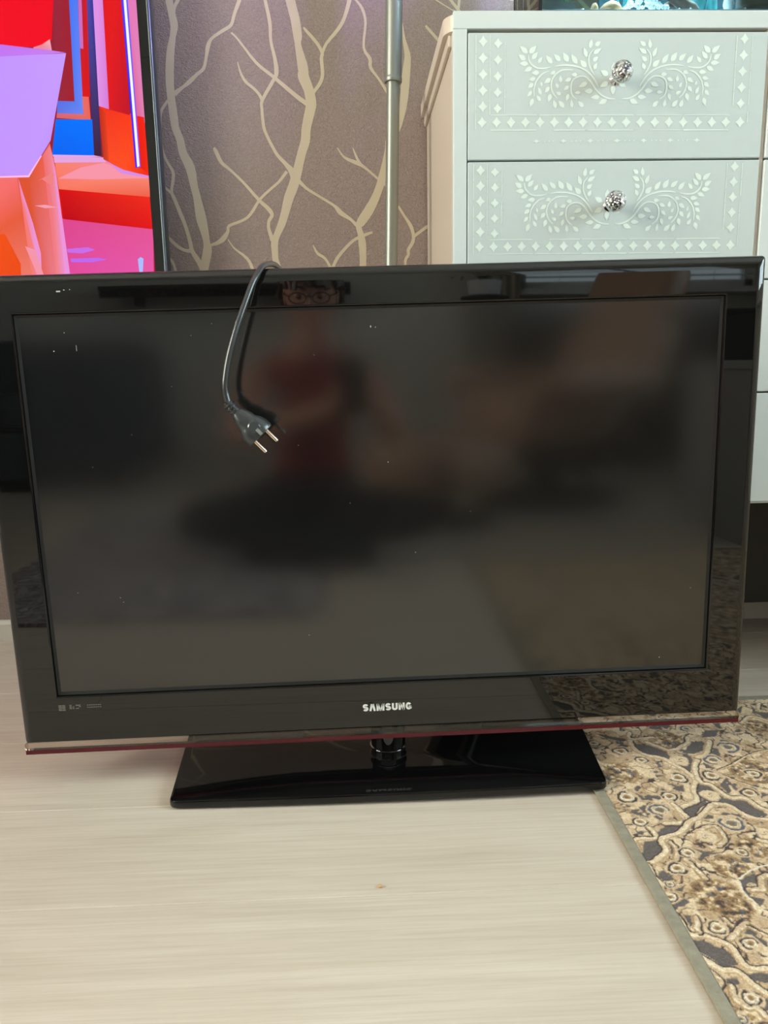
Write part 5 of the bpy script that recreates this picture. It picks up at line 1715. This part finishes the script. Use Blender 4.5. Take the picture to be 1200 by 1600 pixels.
# plant on a stand
ps = thing('plant_stand', 'slim black metal plant stand behind the recliner', 'plant stand', (.60, -2.80, 0))
obj('top', lathe(bmesh.new(), [(.11, .858), (.115, .862), (.115, .868), (.11, .872)], 28), M_MATTE, ps, 40)
for k in range(3):
    a = k * 2 * PI / 3 + .4
    obj('leg', tube(bmesh.new(), [Vector((.15 * math.cos(a), .15 * math.sin(a), .001)), Vector((.09 * math.cos(a), .09 * math.sin(a), .858))], .008, 10), M_MATTE, ps)
pp = thing('potted_plant', 'green arching plant in a low white ceramic bowl on the stand', 'plant', (.60, -2.80, .873))
obj('pot', lathe(bmesh.new(), [(.06, 0), (.075, .006), (.085, .07), (.08, .072), (.074, .06), (.05, .05)], 28), M_POT, pp, 40)
obj('soil', lathe(bmesh.new(), [(.074, .045), (.074, .056)], 24), M_SOIL, pp)
rnd = random.Random(4)
for k in range(16):
    a = rnd.uniform(0, 2 * PI)
    s = rnd.uniform(.12, .26)
    hgt = rnd.uniform(.05, .2)
    P = [Vector((math.cos(a) * s * t, math.sin(a) * s * t, .055 + hgt * math.sin(t * 2.6))) for t in np.linspace(0.05, 1, 8)]
    bm = bmesh.new()
    A, B = [], []
    side = Vector((-math.sin(a), math.cos(a), 0))
    for i, p in enumerate(P):
        w = .012 * math.sin(PI * (i + .6) / 8.2) + .001
        A.append(bm.verts.new(p + side * w))
        B.append(bm.verts.new(p - side * w))
    for i in range(7):
        bm.faces.new((A[i], A[i + 1], B[i + 1], B[i]))
    r = bmesh.ops.solidify(bm, geom=bm.faces[:], thickness=.0012)
    obj('leaf', bm, M_LEAF, pp)

# wall shelf, curtains, blind
sh = thing('wall_shelf', 'long dark carved wooden shelf on the far white wall', 'shelf', (-.72, YB + .10, .95))
obj('board', nbox(-.68, .68, -.10, .10, .03, .055, .004), M_DARKWOOD, sh)
bm = bmesh.new()
for k in range(34):
    x = -.66 + k * .04
    lathe(bm, [(.006, -.012), (.013, -.004), (.013, .004), (.006, .012)], 8, Matrix.Translation((x, .088, .014)) @ Matrix.Rotation(PI / 2, 4, 'X'))
obj('carved_trim', bm, M_DARKWOOD, sh)
obj('apron', nbox(-.68, .68, .070, .086, -.01, .03, .003), M_DARKWOOD, sh)
for s in (-1, 1):
    obj('bracket', prism(bmesh.new(), [(0, .03), (.02, .03), (.02, -.05), (0, -.05)], -.10, .06), M_DARKWOOD, sh, loc=(s * .5, 0, 0))


def curtain(name, x0, x1, y, label):
    bm = bmesh.new()
    n = 48
    A, B = [], []
    for i in range(n + 1):
        t = i / n
        x = x0 + (x1 - x0) * t
        yy = y + .025 * math.sin(t * 2 * PI * 5)
        A.append(bm.verts.new((x, yy, .06)))
        B.append(bm.verts.new((x, yy * .3 + y * .7, 2.42)))
    for i in range(n):
        bm.faces.new((A[i], A[i + 1], B[i + 1], B[i]))
    bmesh.ops.solidify(bm, geom=bm.faces[:], thickness=.002)
    return tag(obj(name, bm, M_CURTAIN, smooth=True), label, 'curtain')


curtain('curtain', .66, .90, YB + .15, 'beige curtain left of the far window')
curtain('curtain', 2.32, 2.54, YB + .15, 'beige curtain right of the far window')
rod = thing('curtain_rod', 'dark curtain rod above the far window', 'curtain rod', (1.6, YB + .15, 2.435))
obj('bar', tube(bmesh.new(), [(-.98, 0, 0), (.95, 0, 0)], .011, 14), M_DARKWOOD, rod, 40)
for s in (-.8, .8):
    obj('bracket', nbox(s - .01, s + .01, -.15, 0, -.012, .012), M_DARKWOOD, rod)
bl = thing('window_blind', 'white slatted blind hanging inside the far window', 'blind', ((WX0 + WX1) / 2, YB - .0, WZ1))
slat = None
hw = (WX1 - WX0) / 2 - .012
nsl = 30
for k in range(nsl):
    z = -.075 - k * (WZ1 - WZ0 - .11) / nsl
    if slat is None:
        bm = nbox(-hw, hw, -.012, .012, -.0006, .0006)
        bmesh.ops.rotate(bm, verts=bm.verts, cent=(0, 0, 0), matrix=Matrix.Rotation(math.radians(14), 3, 'X'))
        o = obj('slat', bm, M_BLIND, bl, loc=(0, 0, z))
        slat = o.data
    else:
        o = bpy.data.objects.new('slat', slat)
        COL.objects.link(o)
        o.parent = bl
        o.location = (0, 0, z)
obj('head_rail', nbox(-hw, hw, -.016, .016, -.06, -.030), M_BLIND, bl)
for s in (-.45, .45):
    obj('ladder_cord', nbox(s - .0012, s + .0012, -.0012, .0012, -(WZ1 - WZ0) + .04, -.06), M_BLIND, bl)

# second rug
def rug2_mat():
    m, nt, b = nodes_mat('swirled_grey_rug')
    tc = nt.nodes.new('ShaderNodeTexCoord')
    n = nt.nodes.new('ShaderNodeTexNoise')
    n.inputs['Scale'].default_value = 14
    n.inputs['Detail'].default_value = 3
    n.inputs['Distortion'].default_value = 1.4
    nt.links.new(tc.outputs['Object'], n.inputs['Vector'])
    r = nt.nodes.new('ShaderNodeValToRGB')
    e = r.color_ramp.elements
    e[0].position, e[0].color = .38, rgb(120, 118, 130)
    e[1].position, e[1].color = .62, rgb(214, 208, 206)
    x = e.new(.49)
    x.color = rgb(196, 186, 178)
    x = e.new(.52)
    x.color = rgb(96, 94, 106)
    nt.links.new(n.outputs['Fac'], r.inputs[0])
    nt.links.new(r.outputs[0], b.inputs['Base Color'])
    b.inputs['Roughness'].default_value = .95
    return m


bm = bmesh.new()
loops(bm, [[(x, z, y) for x, y, z in rrect(-.435, .435, -.62, .62, .05, h)] for h in (.0004, .007, .009)], True, True)
bmesh.ops.recalc_face_normals(bm, faces=bm.faces)
tag(obj('small_rug', bm, rug2_mat(), loc=(-.565, -1.305, 0)), 'small grey swirled rug with rounded corners on the floor by the person', 'rug')

# ------------------------------------------------------------------ the person taking the picture
pe = thing('person', 'person in red sleeveless top and black trousers sitting on the floor with glasses', 'person', (-.17, -1.42, .01))
po = Vector(pe.location)


def skinned(name, joints, edges, root, mats, chooser, levels=2):
    me = bpy.data.meshes.new(name)
    names = list(joints)
    me.from_pydata([Vector(joints[k][:3]) - po for k in names], [(names.index(a), names.index(b)) for a, b in edges], [])
    o = bpy.data.objects.new(name, me)
    COL.objects.link(o)
    md = o.modifiers.new('skin', 'SKIN')
    md.use_smooth_shade = True
    sub = o.modifiers.new('sub', 'SUBSURF')
    sub.levels = sub.render_levels = levels
    lay = me.skin_vertices[0] if me.skin_vertices else None
    for i, k in enumerate(names):
        r = joints[k][3]
        lay.data[i].radius = r if isinstance(r, tuple) else (r, r)
        lay.data[i].use_root = (k == root)
    dg = bpy.context.evaluated_depsgraph_get()
    ev = bpy.data.meshes.new_from_object(o.evaluated_get(dg))
    bpy.data.objects.remove(o)
    for m in mats:
        ev.materials.append(m)
    for p in ev.polygons:
        p.use_smooth = True
        p.material_index = chooser(p.center + po)
    r = bpy.data.objects.new(name, ev)
    COL.objects.link(r)
    r.parent = pe
    return r


J = {}


def j(k, x, y, z, r):
    J[k] = (x, y, z, r)


j('pelvis', -.17, -1.44, .125, (.125, .10))
j('waist', -.168, -1.43, .27, (.112, .085))
j('chest', -.164, -1.405, .44, (.130, .095))
j('collar', -.160, -1.385, .565, (.075, .065))
j('neck', -.157, -1.37, .645, (.047, .047))
j('skull', -.155, -1.345, .72, (.05, .055))
for s, n in ((-1, 'l'), (1, 'r')):
    j(n + 'sh', -.162 + s * .155, -1.385, .545, .054)
    j(n + 'el', -.150 + s * .235, -1.245, .36, .040)
    j(n + 'wr', -.036 + s * .060, -1.065, .452, .026)
    j(n + 'pa', -.036 + s * .050, -1.030, .475, (.030, .016))
    j(n + 'hip', -.17 + s * .095, -1.40, .115, .092)
    j(n + 'kn', -.17 + s * .36, -1.16, .135, .066)
    j(n + 'an', -.17 - s * .06, -1.08 - .09 * (s > 0), .062, .042)
    j(n + 'to', -.17 - s * .19, -1.03 - .10 * (s > 0), .050, (.042, .028))
E = [('pelvis', 'waist'), ('waist', 'chest'), ('chest', 'collar'), ('collar', 'neck'), ('neck', 'skull')]
for n in 'lr':
    E += [('collar', n + 'sh'), (n + 'sh', n + 'el'), (n + 'el', n + 'wr'), (n + 'wr', n + 'pa'), ('pelvis', n + 'hip'), (n + 'hip', n + 'kn'), (n + 'kn', n + 'an'), (n + 'an', n + 'to')]


def body_mat(c):
    if c.z < .245 and not (c.y > -1.12 and c.z > .20):
        return 2
    dx = abs(c.x + .162)
    if c.z < .595 and dx < .135 and c.y < -1.27:
        return 1
    return 0


body = skinned('body', J, E, 'pelvis', [M_SKIN, M_SHIRT, M_JEANS], body_mat)
# fingers curl round the telephone from both sides
for s, n in ((-1, 'left'), (1, 'right')):
    for k, (ln, up) in enumerate(((.9, .030), (1.0, .012), (.95, -.006), (.8, -.022))):
        b0 = Vector((-.036 + s * .052, -1.024, .478 + up))
        P = {'a': (*(b0 + Vector((0, -.012, -.004))), .0088), 'b': (*(b0 + Vector((s * .004, .014 * ln, .004))), .0082), 'c': (*(b0 + Vector((-s * .008 * ln, .030 * ln, .006))), .0074), 'd': (*(b0 + Vector((-s * .022 * ln, .030 * ln, .006))), .0062)}
        skinned('finger', P, [('a', 'b'), ('b', 'c'), ('c', 'd')], 'a', [M_SKIN], lambda c: 0, 1)
    b0 = Vector((-.036 + s * .046, -1.034, .470))
    P = {'a': (*b0, .0105), 'b': (*(b0 + Vector((-s * .006, -.004, .022))), .0098), 'c': (*(b0 + Vector((-s * .020, .0045, .040))), .0082)}
    skinned('thumb', P, [('a', 'b'), ('b', 'c')], 'a', [M_SKIN], lambda c: 0, 1)

# head: one shaped surface with brow, nose, lips, chin
HC = Vector((-.153, -1.335, .768))
bm = bmesh.new()
bmesh.ops.create_uvsphere(bm, u_segments=48, v_segments=36, radius=1)


def gs(x, z, cx, cz, sx, sz):
    return math.exp(-((x - cx) / sx) ** 2 - ((z - cz) / sz) ** 2)


for v in bm.verts:
    c = v.co.copy()
    x, y, z = c.x * .074, c.y * .094, c.z * .112
    if z < -.02:                     # jaw narrows
        k = 1 - .30 * min(1, (-.02 - z) / .09)
        x *= k
        if y < 0:
            y *= 1 - .35 * min(1, (-.02 - z) / .09)
    if c.y > .15:
        f = min(1, (c.y - .15) / .4)
        y += f * (.022 * gs(x, z, 0, -.022, .011, .014) + .014 * gs(x, z, 0, 0, .009, .022)
                  + .006 * gs(x, z, 0, .024, .05, .010) - .009 * gs(x, z, .031, .008, .014, .010) - .009 * gs(x, z, -.031, .008, .014, .010)
                  + .007 * gs(x, z, 0, -.052, .024, .008) - .003 * gs(x, z, 0, -.056, .022, .003) + .008 * gs(x, z, 0, -.088, .02, .015))
    v.co = Vector((x, y, z))
pitch = Matrix.Rotation(math.radians(-14), 4, 'X')
HM = Matrix.Translation(HC - po) @ pitch
bmesh.ops.transform(bm, matrix=HM, verts=bm.verts)
head = obj('head', bm, M_SKIN, pe, True)
for s in (-1, 1):
    bm = bmesh.new()
    bmesh.ops.create_uvsphere(bm, u_segments=16, v_segments=12, radius=.0115)
    bmesh.ops.transform(bm, matrix=HM @ Matrix.Translation((s * .031, .0745, .008)), verts=bm.verts)
    obj('eye', bm, M_EYE, head, True)
    bm = bmesh.new()
    bmesh.ops.create_uvsphere(bm, u_segments=20, v_segments=16, radius=.0128)
    bmesh.ops.delete(bm, geom=[v for v in bm.verts if v.co.z < -.0066], context='VERTS')
    bmesh.ops.transform(bm, matrix=HM @ Matrix.Translation((s * .031, .0742, .008)), verts=bm.verts)
    obj('eyelid', bm, M_SKIN, head, True)
    bm = lathe(bmesh.new(), [(.0055, 0), (.0045, .0012)], 14, HM @ Matrix.Translation((s * .031, .0852, .006)) @ Matrix.Rotation(-PI / 2, 4, 'X'))
    obj('iris', bm, M_DARKWOOD, head)
    bm = bmesh.new()
    bmesh.ops.create_uvsphere(bm, u_segments=14, v_segments=10, radius=1)
    bmesh.ops.transform(bm, matrix=HM @ Matrix.Translation((s * .074, -.004, -.004)) @ Matrix.Diagonal((.008, .018, .03, 1)), verts=bm.verts)
    obj('ear', bm, M_SKIN, head, True)
    P = [(s * (.014 + .036 * t), .088 - .012 * t * t, .029 + .006 * math.sin(t * 2.6)) for t in np.linspace(0, 1, 6)]
    obj('eyebrow', (lambda b: (bmesh.ops.transform(b, matrix=HM, verts=b.verts), b)[1])(tube(bmesh.new(), P, .0032, 8)), M_HAIR, head)
for dz, w in ((-.048, .022), (-.0565, .020)):
    P = [(w * t, .0915 - .010 * t * t - .002, dz + .002 * abs(t)) for t in np.linspace(-1, 1, 9)]
    obj('lip', (lambda b: (bmesh.ops.transform(b, matrix=HM, verts=b.verts), b)[1])(tube(bmesh.new(), P, [.0012, .0026, .0034, .0038, .0036, .0038, .0034, .0026, .0012], 8)), M_LIP, head, True)
# hair: tousled cap
bm = bmesh.new()
bmesh.ops.create_uvsphere(bm, u_segments=48, v_segments=32, radius=1)
rnd = random.Random(2)
kill = []
for v in bm.verts:
    c = v.co.copy()
    limit = .30 if c.y > .25 else (-.25 + .75 * max(0, (c.y + .1) / .35) if c.y > -.1 else -.45)
    limit += .10 * math.sin(c.x * 19) + .06 * math.sin(c.x * 43 + 1)
    if c.z < limit - .12:
        kill.append(v)
        continue
    k = 1.20 + .09 * math.sin(c.x * 17 + c.z * 9) * math.sin(c.y * 14 + 1) + rnd.uniform(0, .06)
    v.co = Vector((c.x * .079 * k, c.y * .094 * k - .004, c.z * .110 * k))
bmesh.ops.delete(bm, geom=kill, context='VERTS')
bmesh.ops.solidify(bm, geom=bm.faces[:], thickness=.008)
bmesh.ops.transform(bm, matrix=HM, verts=bm.verts)
obj('hair', bm, M_HAIR, head, True)
# glasses
gl = []
bm = bmesh.new()
for s in (-1, 1):
    P = [(s * .033 + .024 * math.cos(a), .104 - .006 * abs(math.cos(a)) * (1 if math.cos(a) * s > 0 else 0), .006 + .015 * math.sin(a)) for a in np.linspace(0, 2 * PI, 25)]
    tube(bm, P, .0016, 8)
    tube(bm, [(s * .057, .098, .010), (s * .074, .05, .008), (s * .079, -.004, .006)], .0016, 8)
tube(bm, [(-.009, .104, .010), (0, .106, .012), (.009, .104, .010)], .0015, 8)
bmesh.ops.transform(bm, matrix=HM, verts=bm.verts)
obj('glasses', bm, M_MATTE, head, True)

# telephone held up in front of the face; its lens is the viewpoint
ph = thing('phone', 'dark smartphone held upright in both hands of the seated person', 'phone')
pm = Matrix(((r2.x, -fwd.x, u2.x, 0), (r2.y, -fwd.y, u2.y, 0), (r2.z, -fwd.z, u2.z, 0), (0, 0, 0, 1)))
ph.matrix_world = Matrix.Translation(CAM - fwd * .014 - u2 * .062 + rgt * .0) @ pm
bm = bmesh.new()
loops(bm, [rrect(-.034, .034, -.072, .072, .010, -.0038), rrect(-.0358, .0358, -.0735, .0735, .011, -.002), rrect(-.0358, .0358, -.0735, .0735, .011, .002), rrect(-.034, .034, -.072, .072, .010, .0038)], True, True)
bmesh.ops.recalc_face_normals(bm, faces=bm.faces)
obj('case', bm, M_MATTE, ph, 40)
obj('display', nbox(-.032, .032, .0039, .0042, -.070, .070), M_GLOSS, ph)
